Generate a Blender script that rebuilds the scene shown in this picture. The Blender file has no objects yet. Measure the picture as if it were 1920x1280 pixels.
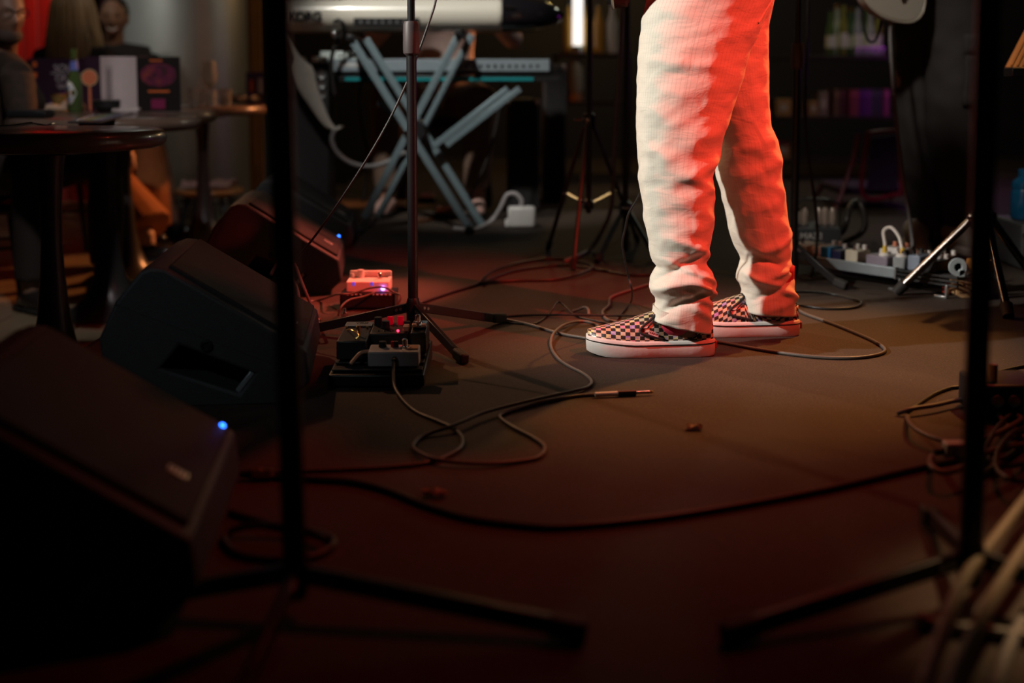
import bpy, bmesh, math, random
from mathutils import Vector, Matrix, Euler, noise, geometry
random.seed(7)
sc = bpy.context.scene
COL = sc.collection
V = Vector
PI = math.pi

# ------------------------------------------------------------------ camera
FPX = 2200.0            # focal length in pixels of a 1920 px wide frame
HC = 0.623              # lens height above the stage
PITCH = math.atan(0.08)
CY = 150 + FPX * 0.08   # principal point row
cam_d = bpy.data.cameras.new('camera')
cam = bpy.data.objects.new('camera', cam_d)
COL.objects.link(cam)
cam.location = (0, 0, HC)
cam.rotation_euler = (PI / 2 - PITCH, 0, 0)
cam_d.sensor_width = 36.0
cam_d.lens = FPX / 1920 * 36.0
cam_d.shift_y = -(640 - CY) / 1920
cam_d.clip_start = 0.05
cam_d.dof.use_dof = True
cam_d.dof.focus_distance = 2.66
cam_d.dof.aperture_fstop = 1.7
sc.camera = cam
sc.view_settings.view_transform = 'Standard'
sc.view_settings.look = 'None'
sc.view_settings.gamma = 1.0
sc.view_settings.use_curve_mapping = False
sc.view_settings.exposure = 0.0
try:
    sc.cycles.use_denoising = True
    sc.cycles.max_bounces = 8
    sc.cycles.sample_clamp_indirect = 4.0
    sc.cycles.blur_glossy = 0.5
except Exception:
    pass

# ------------------------------------------------------------------ world and lights
w = bpy.data.worlds.new('world'); sc.world = w; w.use_nodes = True
w.node_tree.nodes['Background'].inputs[0].default_value = (0.9, 0.75, 0.7, 1)
w.node_tree.nodes['Background'].inputs[1].default_value = 0.003

def spot(name, loc, target, color, power, angle, blend=0.4, radius=0.05):
    d = bpy.data.lights.new(name, 'SPOT')
    d.color = color; d.energy = power; d.spot_size = math.radians(angle)
    d.spot_blend = blend; d.shadow_soft_size = radius
    o = bpy.data.objects.new(name, d); COL.objects.link(o)
    o.location = loc
    o.rotation_euler = (V(target) - V(loc)).to_track_quat('-Z', 'Y').to_euler()
    return o
def bulb(name, loc, color, power, radius=0.05):
    d = bpy.data.lights.new(name, 'POINT')
    d.color = color; d.energy = power; d.shadow_soft_size = radius
    o = bpy.data.objects.new(name, d); COL.objects.link(o); o.location = loc
    return o
# stage lights: white from the audience side, red from the camera's right, amber from upstage
spot('key_spot', (-2.7, 1.75, 2.1), (0.60, 2.76, 0.30), (1.0, 0.94, 0.85), 660, 21, 0.8, 0.05)
spot('red_spot', (2.45, 0.85, 3.2), (0.48, 2.76, 0.70), (1.0, 0.055, 0.03), 980, 20, 0.9, 0.04)
spot('red_wash', (1.3, 3.3, 3.3), (0.05, 2.4, 0.0), (1.0, 0.10, 0.05), 165, 43, 1.0, 0.06)
spot('red_beam', (1.6, 4.6, 3.0), (-0.47, 3.40, 0.08), (1.0, 0.15, 0.09), 1500, 11, 0.8, 0.05)
spot('amber_spot', (2.6, 4.8, 3.4), (0.80, 2.9, 0.40), (1.0, 0.42, 0.10), 620, 17, 0.7, 0.05)
spot('amber_front_spot', (2.0, 2.6, 2.6), (0.70, 1.38, 0.04), (1.0, 0.62, 0.30), 330, 9, 0.9, 0.05)
spot('warm_back_spot', (-2.4, 5.6, 3.2), (0.35, 2.85, 0.0), (1.0, 0.48, 0.24), 290, 27, 0.9, 0.04)
spot('cool_keys_spot', (-1.2, 2.3, 3.3), (-0.25, 5.0, 0.70), (1.0, 0.96, 0.89), 480, 19, 0.7, 0.08)
spot('table_spot', (0.9, 7.4, 2.1), (-1.6, 4.9, 0.1), (1.0, 0.33, 0.10), 520, 34, 0.6, 0.08)
spot('column_spot', (-3.2, 4.6, 3.0), (-2.3, 7.4, 0.95), (0.97, 1.0, 0.94), 290, 20, 0.9, 0.2)
spot('menu_fill', (-0.7, 2.0, 2.9), (-1.55, 4.2, 0.5), (1.0, 0.93, 0.90), 150, 38, 0.9, 0.08)  # fill added to lift the menus and table tops, source unseen
spot('audience_fill', (-1.0, 4.0, 2.9), (-2.15, 6.3, 0.95), (1.0, 0.85, 0.68), 85, 20, 0.9, 0.1)  # fill added so the seated heads show, source unseen
spot('guitarist_spot', (-0.6, 1.4, 3.3), (1.5, 4.2, 0.35), (1.0, 0.88, 0.76), 250, 22, 0.9, 0.1)
spot('wedge_fill', (-1.5, -0.5, 2.4), (-0.62, 2.3, 0.18), (0.86, 0.95, 1.0), 42, 12, 0.9, 0.1)  # unseen fill added for the camera side of the middle wedge
bulb('bar_lamp', (0.6, 8.3, 1.9), (1.0, 0.62, 0.25), 18, 0.08)
bulb('bar_lamp_right', (2.1, 6.7, 2.1), (0.98, 1.0, 0.75), 16, 0.08)
bulb('purple_fill', (2.75, 6.9, 0.75), (0.6, 0.05, 0.8), 2.5, 0.1)  # unseen purple source placed to tint the chair and album sleeves

# ------------------------------------------------------------------ helpers
CP, SP = math.cos(PITCH), math.sin(PITCH)
def ray(u, v):
    xc = (u - 960) / FPX; yc = -(v - CY) / FPX
    return V((xc, CP + yc * SP, -SP + yc * CP))
def P(u, v, Y):
    "the place at distance Y seen at pixel u, v"
    d = ray(u, v); t = Y / d.y
    return V((d.x * t, Y, HC + d.z * t))
def F(u, v, z=0.0):
    "the place on the level surface z"
    d = ray(u, v); t = (z - HC) / d.z
    return V((d.x * t, d.y * t, z))
AZ = -0.23              # audience floor
TZ = HC - 0.13          # cafe table tops

OFF = {}
def off_of(p):
    return OFF.get(p.name, V((0, 0, 0))) if p else V((0, 0, 0))
def setp(o, label=None, cat=None, group=None, kind=None):
    if label: o['label'] = label
    if cat: o['category'] = cat
    if group: o['group'] = group
    if kind: o['kind'] = kind
    return o
def thing(name, label, cat, loc, group=None):
    o = bpy.data.objects.new(name, None); COL.objects.link(o)
    o.empty_display_size = 0.05
    o.location = loc; OFF[o.name] = V(loc)
    return setp(o, label, cat, group)
def copy_tree(o, loc, label=None, parent=None):
    c = o.copy(); COL.objects.link(c); c.parent = parent
    if parent is None:
        c.location = loc; OFF[c.name] = V(loc)
        if label: c['label'] = label
    for ch in list(o.children):
        copy_tree(ch, None, None, c)
    return c

def cr(pts, k=6, closed=False):
    pts = [V(p) for p in pts]; n = len(pts); out = []
    rng = n if closed else n - 1
    for i in range(rng):
        if closed:
            p0, p1, p2, p3 = pts[(i-1) % n], pts[i], pts[(i+1) % n], pts[(i+2) % n]
        else:
            p0, p1, p2, p3 = pts[max(i-1, 0)], pts[i], pts[i+1], pts[min(i+2, n-1)]
        for j in range(k):
            t = j / k
            out.append(0.5 * ((2*p1) + (p2-p0)*t + (2*p0-5*p1+4*p2-p3)*t*t + (3*p1-p0-3*p2+p3)*t**3))
    if not closed: out.append(pts[-1])
    return out
def lerp(a, b, t): return a + (b - a) * t
def table_lookup(tab, x):
    "linear interpolation in a sorted list of (x, a, b, ...)"
    if x <= tab[0][0]: return tab[0][1:]
    for r0, r1 in zip(tab, tab[1:]):
        if x <= r1[0]:
            t = (x - r0[0]) / (r1[0] - r0[0]); t = t*t*(3-2*t) if False else t
            return tuple(lerp(a, b, t) for a, b in zip(r0[1:], r1[1:]))
    return tab[-1][1:]

class MB:
    def __init__(s): s.v = []; s.f = []; s.uv = {}
    def add(s, vs, fs):
        b = len(s.v); s.v += [V(p) for p in vs]; s.f += [[b + i for i in f] for f in fs]; return b
    def box(s, c, size, rot=None):
        c = V(c); hx, hy, hz = [d / 2 for d in size]
        R = rot if isinstance(rot, Matrix) else (Euler(rot).to_matrix() if rot else Matrix.Identity(3))
        vs = [c + R @ V((x*hx, y*hy, z*hz)) for x in (-1, 1) for y in (-1, 1) for z in (-1, 1)]
        s.add(vs, [(0,1,3,2), (4,6,7,5), (0,4,5,1), (2,3,7,6), (0,2,6,4), (1,5,7,3)]); return s
    def bar(s, p0, p1, wdt, hgt, up=(0, 0, 1)):
        p0, p1 = V(p0), V(p1); d = (p1 - p0); L = d.length; d.normalize()
        x = d.cross(V(up)).normalized(); z = x.cross(d).normalized()
        R = Matrix((x, d, z)).transposed()
        return s.box((p0 + p1) / 2, (wdt, L, hgt), R)
    def ringed(s, rings, caps=True, closed_len=False):
        n = len(rings[0]); b = len(s.v)
        for r in rings: s.v += [V(p) for p in r]
        m = len(rings)
        for i in range(m if closed_len else m - 1):
            for j in range(n):
                a = b + i*n + j; a2 = b + i*n + (j+1) % n
                c = b + ((i+1) % m)*n + j; c2 = b + ((i+1) % m)*n + (j+1) % n
                s.f.append([a, a2, c2, c])
        if caps and not closed_len:
            s.f.append([b + j for j in range(n)][::-1]); s.f.append([b + (m-1)*n + j for j in range(n)])
        return s
    def tube(s, pts, r, n=8, closed=False, caps=True):
        pts = [V(p) for p in pts]; m = len(pts)
        rs = r if isinstance(r, (list, tuple)) else [r] * m
        T = []
        for i in range(m):
            a = pts[(i-1) % m] if closed else pts[max(i-1, 0)]
            c = pts[(i+1) % m] if closed else pts[min(i+1, m-1)]
            d = c - a
            T.append(d.normalized() if d.length > 1e-9 else V((0, 0, 1)))
        up = V((0, 0, 1)) if abs(T[0].z) < 0.95 else V((0, 1, 0))
        nrm = (up - T[0] * up.dot(T[0])).normalized()
        rings = []
        for i in range(m):
            nn = nrm - T[i] * nrm.dot(T[i])
            if nn.length > 1e-6: nrm = nn.normalized()
            bn = T[i].cross(nrm)
            rings.append([pts[i] + (nrm*math.cos(2*PI*j/n) + bn*math.sin(2*PI*j/n)) * rs[i] for j in range(n)])
        return s.ringed(rings, caps, closed)
    def cyl(s, p0, p1, r0, r1=None, n=16):
        return s.tube([p0, p1], [r0, r0 if r1 is None else r1], n)
    def lathe(s, prof, c=(0, 0, 0), n=24, M=None):
        c = V(c); M = M or Matrix.Identity(3)
        return s.ringed([[c + M @ V((r*math.cos(2*PI*j/n), r*math.sin(2*PI*j/n), z)) for j in range(n)] for r, z in prof])
    def ball(s, c, r, n=14, M=None):
        rx, ry, rz = r if isinstance(r, (tuple, list)) else (r, r, r)
        c = V(c); M = M or Matrix.Identity(3); m = max(5, n // 2 + 1)
        rings = []
        for i in range(m):
            a = PI * (i + 0.02) / (m - 1 + 0.04)
            rings.append([c + M @ V((rx*math.sin(a)*math.cos(2*PI*j/n), ry*math.sin(a)*math.sin(2*PI*j/n), -rz*math.cos(a))) for j in range(n)])
        return s.ringed(rings)
    def prism(s, poly, d):
        "poly: 3-D points; d: extrusion vector"
        n = len(poly); d = V(d); b = s.add([V(p) for p in poly] + [V(p) + d for p in poly], [])
        s.f.append([b + i for i in range(n)]); s.f.append([b + n + i for i in range(n)][::-1])
        for i in range(n): s.f.append([b + i, b + n + i, b + n + (i+1) % n, b + (i+1) % n])
        return s
    def build(s, name, mat, parent=None, loc=None, smooth=35, bevel=0, bseg=2, sub=0, label=None, cat=None, group=None, kind=None, remesh=0, smooth_it=0, solid=0):
        o_ = off_of(parent) if parent else (V(loc) if loc is not None else None)
        if o_ is None:
            xs = [p.x for p in s.v]; ys = [p.y for p in s.v]
            o_ = V(((min(xs)+max(xs))/2, (min(ys)+max(ys))/2, min(p.z for p in s.v)))
        me = bpy.data.meshes.new(name)
        me.from_pydata([p - o_ for p in s.v], [], s.f)
        bm = bmesh.new(); bm.from_mesh(me); bmesh.ops.recalc_face_normals(bm, faces=bm.faces); bm.to_mesh(me); bm.free()
        if s.uv:
            uvl = me.uv_layers.new(name='UVMap')
            for lp in me.loops:
                uvl.data[lp.index].uv = s.uv.get(lp.vertex_index, (0, 0))
        o = bpy.data.objects.new(name, me); COL.objects.link(o)
        me.materials.append(mat)
        if smooth:
            for p in me.polygons: p.use_smooth = True
            if smooth < 180:
                try: me.set_sharp_from_angle(angle=math.radians(smooth))
                except Exception: pass
        if solid:
            md = o.modifiers.new('solid', 'SOLIDIFY'); md.thickness = solid; md.offset = 0
        if remesh:
            md = o.modifiers.new('remesh', 'REMESH'); md.mode = 'VOXEL'; md.voxel_size = remesh; md.use_smooth_shade = True
            md = o.modifiers.new('smooth', 'SMOOTH'); md.factor = 0.5; md.iterations = smooth_it or 4
        if bevel:
            md = o.modifiers.new('bevel', 'BEVEL'); md.width = bevel; md.segments = bseg; md.limit_method = 'ANGLE'; md.angle_limit = math.radians(40)
        if sub:
            md = o.modifiers.new('sub', 'SUBSURF'); md.levels = sub; md.render_levels = sub
        if parent:
            o.parent = parent; OFF[o.name] = o_
        else:
            o.location = o_; OFF[o.name] = o_
        return setp(o, label, cat, group, kind)

# ------------------------------------------------------------------ materials
MATS = {}
def mat(name, color, rough=0.5, metal=0.0, var=0.12, scale=30.0, bump=0.0, bscale=None, emit=None, estr=0.0, trans=0.0, spec=0.5, ior=1.45, coat=0.0, sheen=0.0):
    if name in MATS: return MATS[name]
    m = bpy.data.materials.new(name); m.use_nodes = True; MATS[name] = m
    nt = m.node_tree; N = nt.nodes; L = nt.links; b = N['Principled BSDF']
    tc = N.new('ShaderNodeTexCoord')
    nz = N.new('ShaderNodeTexNoise'); nz.inputs['Scale'].default_value = scale; nz.inputs['Detail'].default_value = 4
    L.new(tc.outputs['Object'], nz.inputs['Vector'])
    mx = N.new('ShaderNodeMix'); mx.data_type = 'RGBA'
    c = list(color)
    mx.inputs['A'].default_value = [max(0, x*(1-var)) for x in c] + [1]
    mx.inputs['B'].default_value = [min(1, x*(1+var)) for x in c] + [1]
    L.new(nz.outputs['Fac'], mx.inputs['Factor']); L.new(mx.outputs['Result'], b.inputs['Base Color'])
    b.inputs['Roughness'].default_value = rough; b.inputs['Metallic'].default_value = metal
    b.inputs['Specular IOR Level'].default_value = spec; b.inputs['IOR'].default_value = ior
    b.inputs['Transmission Weight'].default_value = trans
    b.inputs['Coat Weight'].default_value = coat
    b.inputs['Sheen Weight'].default_value = sheen
    if emit:
        b.inputs['Emission Color'].default_value = list(emit) + [1]; b.inputs['Emission Strength'].default_value = estr
    if bump:
        n2 = N.new('ShaderNodeTexNoise'); n2.inputs['Scale'].default_value = bscale or scale*6; n2.inputs['Detail'].default_value = 5
        L.new(tc.outputs['Object'], n2.inputs['Vector'])
        bp = N.new('ShaderNodeBump'); bp.inputs['Strength'].default_value = bump; bp.inputs['Distance'].default_value = 0.004
        L.new(n2.outputs['Fac'], bp.inputs['Height']); L.new(bp.outputs['Normal'], b.inputs['Normal'])
    return m
M_BLACK = mat('black plastic', (0.018, 0.018, 0.019), 0.45, bump=0.1, bscale=300)
M_PBLK = mat('black powder coat', (0.012, 0.012, 0.013), 0.35, bump=0.05, bscale=400)
M_RUB = mat('rubber', (0.02, 0.018, 0.017), 0.7, bump=0.1)
M_CHROME = mat('chrome', (0.75, 0.75, 0.75), 0.16, 1.0, var=0.04)
M_STEEL = mat('brushed steel', (0.45, 0.46, 0.46), 0.35, 1.0, var=0.1)
M_GREY = mat('grey aluminium', (0.32, 0.36, 0.38), 0.4, 0.6, var=0.08)
M_BRASS = mat('brass', (0.75, 0.52, 0.2), 0.28, 1.0)
M_CABLE = mat('black cable jacket', (0.022, 0.020, 0.019), 0.42, bump=0.05)
M_CABLEB = mat('grey brown cable jacket', (0.115, 0.092, 0.078), 0.42, bump=0.05)
M_WHITE = mat('white plastic', (0.75, 0.73, 0.7), 0.4, var=0.05)
M_CREAM = mat('cream lacquer', (0.72, 0.68, 0.58), 0.25, var=0.03, coat=0.3)

def text(body, size, M, m, parent, name='lettering', ext=0.0004, bold=0.0):
    cu = bpy.data.curves.new(name, 'FONT'); cu.body = body; cu.size = size; cu.extrude = ext; cu.offset = bold
    cu.align_x = 'CENTER'; cu.align_y = 'CENTER'
    tmp = bpy.data.objects.new('tmp_text', cu); COL.objects.link(tmp)
    bpy.context.view_layer.update()
    me = bpy.data.meshes.new_from_object(tmp.evaluated_get(bpy.context.evaluated_depsgraph_get()))
    bpy.data.objects.remove(tmp)
    me.transform(Matrix.Translation(-off_of(parent)) @ M)
    me.name = name; me.materials.clear(); me.materials.append(m)
    o = bpy.data.objects.new(name, me); COL.objects.link(o); o.parent = parent; OFF[o.name] = off_of(parent)
    return o
def frame(o, x, y):
    "matrix with text x along x, text up along y"
    x = V(x).normalized(); y = V(y); y = (y - x*x.dot(y)).normalized(); z = x.cross(y)
    M = Matrix((x, y, z)).transposed().to_4x4(); M.translation = V(o); return M

CABLES = 'cables lying across the stage'
def cable(name, label, pts, r, m=None, k=6, n=8, parts=None, group=None):
    mb = MB(); mb.tube(cr(pts, k), r, n)
    return mb.build(name, m or M_CABLE, label=label, cat='cable', group=group, smooth=180)
def fl(px, r, lift=None):
    out = []
    for i, p in enumerate(px):
        z = r + (lift.get(i, 0) if lift else 0)
        out.append(F(p[0], p[1], z))
    return out
# ------------------------------------------------------------------ the setting
def carpet():
    m = bpy.data.materials.new('stage carpet'); m.use_nodes = True
    nt = m.node_tree; N = nt.nodes; L = nt.links; b = N['Principled BSDF']
    tc = N.new('ShaderNodeTexCoord')
    def nz(s, d=5, sx=1, sy=1):
        mp = N.new('ShaderNodeMapping'); mp.inputs['Scale'].default_value = (sx, sy, 1)
        L.new(tc.outputs['Object'], mp.inputs['Vector'])
        n = N.new('ShaderNodeTexNoise'); n.inputs['Scale'].default_value = s; n.inputs['Detail'].default_value = d
        L.new(mp.outputs['Vector'], n.inputs['Vector']); return n.outputs['Fac']
    r = N.new('ShaderNodeValToRGB'); L.new(nz(2.2, 8), r.inputs[0])
    r.color_ramp.elements[0].position = 0.3; r.color_ramp.elements[0].color = (0.034, 0.023, 0.018, 1)
    r.color_ramp.elements[1].position = 0.75; r.color_ramp.elements[1].color = (0.058, 0.041, 0.032, 1)
    r2 = N.new('ShaderNodeValToRGB'); L.new(nz(260, 2), r2.inputs[0])
    r2.color_ramp.elements[0].position = 0.25; r2.color_ramp.elements[0].color = (0.55, 0.55, 0.55, 1)
    r2.color_ramp.elements[1].position = 0.8; r2.color_ramp.elements[1].color = (1.5, 1.45, 1.4, 1)
    mu = N.new('ShaderNodeMix'); mu.data_type = 'RGBA'; mu.blend_type = 'MULTIPLY'; mu.inputs['Factor'].default_value = 1
    L.new(r.outputs[0], mu.inputs['A']); L.new(r2.outputs[0], mu.inputs['B'])
    # lint and crumbs trodden into the pile
    vo = N.new('ShaderNodeTexVoronoi'); vo.inputs['Scale'].default_value = 26; L.new(tc.outputs['Object'], vo.inputs['Vector'])
    lt = N.new('ShaderNodeMath'); lt.operation = 'LESS_THAN'; lt.inputs[1].default_value = 0.035; L.new(vo.outputs['Distance'], lt.inputs[0])
    ms = N.new('ShaderNodeMath'); ms.operation = 'MULTIPLY'; L.new(lt.outputs[0], ms.inputs[0])
    gt = N.new('ShaderNodeMath'); gt.operation = 'GREATER_THAN'; gt.inputs[1].default_value = 0.6; L.new(vo.outputs['Color'], gt.inputs[0]); L.new(gt.outputs[0], ms.inputs[1])
    mx = N.new('ShaderNodeMix'); mx.data_type = 'RGBA'; L.new(ms.outputs[0], mx.inputs['Factor']); L.new(mu.outputs['Result'], mx.inputs['A'])
    mx.inputs['B'].default_value = (0.22, 0.19, 0.16, 1)
    L.new(mx.outputs['Result'], b.inputs['Base Color']); b.inputs['Roughness'].default_value = 0.78; b.inputs['Specular IOR Level'].default_value = 0.3
    bp = N.new('ShaderNodeBump'); bp.inputs['Strength'].default_value = 0.35; bp.inputs['Distance'].default_value = 0.003
    L.new(nz(330, 3), bp.inputs['Height']); L.new(bp.outputs['Normal'], b.inputs['Normal'])
    return m
SEDGE = -0.99
MB().box(((SEDGE + 4.5) / 2, 4.1, -0.115), (4.5 - SEDGE, 10.8, 0.23)).build('floor', carpet(), kind='structure', label='dark brown carpeted low stage floor', smooth=0)
m_wood = mat('audience floor boards', (0.20, 0.15, 0.095), 0.4, var=0.3, scale=6, bump=0.1)
fa = MB().box((-3.745, 4.1, AZ - 0.05), (5.51, 10.8, 0.1)).build('floor_audience', m_wood, kind='structure', label='worn wooden floor below the stage', smooth=0)
plank_me = None
for i in range(17):                                  # boards running along the room
    bx_ = -6.3 + i * 0.31
    o = MB().box((bx_, 5.6, AZ + 0.002), (0.302, 7.6, 0.006)).build('plank', m_wood, fa, smooth=0)
m_dark = mat('dark wall paint', (0.018, 0.016, 0.016), 0.7, var=0.3, scale=3)
m_ceil = mat('ceiling black', (0.02, 0.019, 0.019), 0.8)
MB().box((-0.9, 9.55, 1.5), (11.2, 0.1, 3.7)).build('wall_back', m_dark, kind='structure', label='dark wall behind the bar', smooth=0)
MB().box((4.55, 4.1, 1.5), (0.1, 10.8, 3.7)).build('wall_right', m_dark, kind='structure', label='dark side wall beyond the guitarist', smooth=0)
MB().box((-6.55, 4.1, 1.5), (0.1, 10.8, 3.7)).build('wall_left', m_dark, kind='structure', label='dark side wall beyond the tables', smooth=0)
MB().box((-0.9, 4.1, 3.7), (11.2, 10.8, 0.1)).build('ceiling', m_ceil, kind='structure', label='black ceiling', smooth=0)
MB().box((SEDGE - 0.008, 4.1, -0.115), (0.012, 10.6, 0.226)).build('trim_1', m_dark, kind='structure', label='black board closing the stage edge', smooth=0)

# big steel column behind the tables
cc = P(345, 150, 7.5)
col = thing('steel_column', 'wide round brushed-steel column rising behind the seated audience', 'column', (cc.x, 7.5, AZ + 0.005))
m_col = mat('brushed column steel', (0.50, 0.48, 0.44), 0.42, 0.75, var=0.1, scale=8)
MB().lathe([(0.40, AZ+0.005), (0.40, 3.6)], (cc.x, 7.5, 0), 48).build('shaft', m_col, col)
MB().lathe([(0.43, AZ+0.005), (0.43, AZ+0.09), (0.41, AZ+0.11)], (cc.x, 7.5, 0), 48).build('base_ring', M_STEEL, col)
# orange light painted on a panel, red light painted on a curtain at left
p0 = P(474, 60, 8.4)
pn = thing('wall_panel', 'narrow wooden panel painted with orange light standing beside the steel column', 'panel', (p0.x, 8.4, AZ + 0.006))
m_amb = mat('amber lit wood', (0.42, 0.20, 0.07), 0.45, var=0.3, scale=9)  # orange light put into the wood colour
MB().box((p0.x, 8.4, 0.9), (0.13, 0.05, 2.25)).build('board', m_amb, pn, smooth=0)
MB().box((p0.x, 8.37, 1.0), (0.03, 0.02, 2.0)).build('batten', m_amb, pn, smooth=0)
c0 = P(68, 20, 8.2)
m_red = mat('red lit velvet', (0.75, 0.035, 0.025), 0.8, var=0.2, sheen=0.5)  # red glow put into the cloth colour
mb = MB(); rows = []
for z in (AZ + 0.01, 0.7, 1.4, 2.4):
    rows.append([V((c0.x - 0.35 + 0.7*i/60, 8.2 + 0.035*math.sin(i*0.72), z)) for i in range(61)])
b_ = mb.add([p for r in rows for p in r], [])
for i in range(3):
    for j in range(60): mb.f.append([b_+i*61+j, b_+i*61+j+1, b_+(i+1)*61+j+1, b_+(i+1)*61+j])
mb.build('curtain', m_red, label='pleated curtain painted with red light hanging behind the seated man', cat='curtain', solid=0.006, smooth=180)
spot('curtain_lamp', (c0.x + 0.3, 7.4, 2.6), (c0.x, 8.2, 1.1), (1.0, 0.30, 0.22), 40, 50, 0.6, 0.05)
# ------------------------------------------------------------------ people
def skinmat(name, c): return mat(name, c, 0.5, var=0.08, scale=40, bump=0.05, spec=0.4)
def head_mesh(mb, c, fwd, up=V((0, 0, 1)), s=1.0):
    "a head with brow, eye sockets, nose, mouth, chin and ears"
    fwd = V(fwd).normalized(); x = fwd.cross(up).normalized(); u = x.cross(fwd).normalized()
    R = Matrix((x, fwd, u)).transposed()
    n, m = 40, 30; rings = []
    for i in range(m):
        a = PI * (i + 0.05) / (m - 0.9)
        ring = []
        for j in range(n):
            t = 2*PI*j/n
            d = V((math.sin(a)*math.cos(t), math.sin(a)*math.sin(t), -math.cos(a)))
            p = V((d.x*0.075, d.y*0.095, d.z*0.118))
            if d.z < 0: p.x *= 1 + 0.28*d.z; p.y *= 1 + 0.10*d.z
            if d.y > 0:
                X, Z = p.x, p.z
                g = lambda cx, cz, w, h: math.exp(-((X-cx)/w)**2 - ((Z-cz)/h)**2)
                p.y += 0.026*g(0, -0.022, 0.012, 0.018) + 0.012*g(0, 0.005, 0.009, 0.022)
                p.y -= 0.013*(g(0.03, 0.012, 0.017, 0.011) + g(-0.03, 0.012, 0.017, 0.011))
                p.y += 0.006*(g(0.03, 0.032, 0.022, 0.008) + g(-0.03, 0.032, 0.022, 0.008))
                p.y += 0.009*g(0, -0.058, 0.022, 0.009) + 0.012*g(0, -0.092, 0.022, 0.016)
                p.y += 0.006*(g(0.042, -0.02, 0.016, 0.02) + g(-0.042, -0.02, 0.016, 0.02))
            ring.append(V(c) + R @ (p*s))
        rings.append(ring)
    mb.ringed(rings)
    for sx in (-1, 1):
        mb.ball(V(c) + R @ (V((sx*0.075, -0.005, -0.005))*s), (0.011*s, 0.02*s, 0.032*s), 10, R)
    return R
def hand_mesh(mb, wr, d, nrm, curl=0.6, s=1.0, side=1):
    "palm, four fingers bent at the knuckles and a thumb leaving the side of the palm"
    d = V(d).normalized(); nrm = V(nrm); nrm = (nrm - d*nrm.dot(d)).normalized(); x = d.cross(nrm).normalized()*side
    wr = V(wr)
    mb.tube([wr, wr + d*0.03*s, wr + d*0.085*s], [0.024*s, 0.028*s, 0.026*s], 10)
    for kx in (-0.024, -0.008, 0.008, 0.024):
        mb.tube([wr + d*0.02*s + x*kx*0.6*s, wr + d*0.088*s + x*kx*s], [0.012*s, 0.0115*s], 8)
    for kx, L in ((-0.027, 0.062), (-0.009, 0.078), (0.009, 0.084), (0.027, 0.074)):
        p = wr + d*0.085*s + x*kx*s; pts = [p - d*0.02*s, p]; ang = 0.15
        for fr in (0.45, 0.32, 0.23):
            ang += curl * 0.75
            p = p + (d*math.cos(ang) - nrm*math.sin(ang)) * L * fr * s
            pts.append(p)
        mb.tube(pts, [0.0095*s, 0.0095*s, 0.009*s, 0.008*s, 0.0065*s], 8)
    b0 = wr + d*0.025*s + x*0.02*s
    mb.tube([b0, b0 + (x*0.03 + d*0.022 - nrm*0.008)*s, b0 + (x*0.042 + d*0.05 - nrm*0.02)*s, b0 + (x*0.04 + d*0.072 - nrm*0.03)*s], [0.014*s, 0.0115*s, 0.0105*s, 0.008*s], 8)
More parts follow.
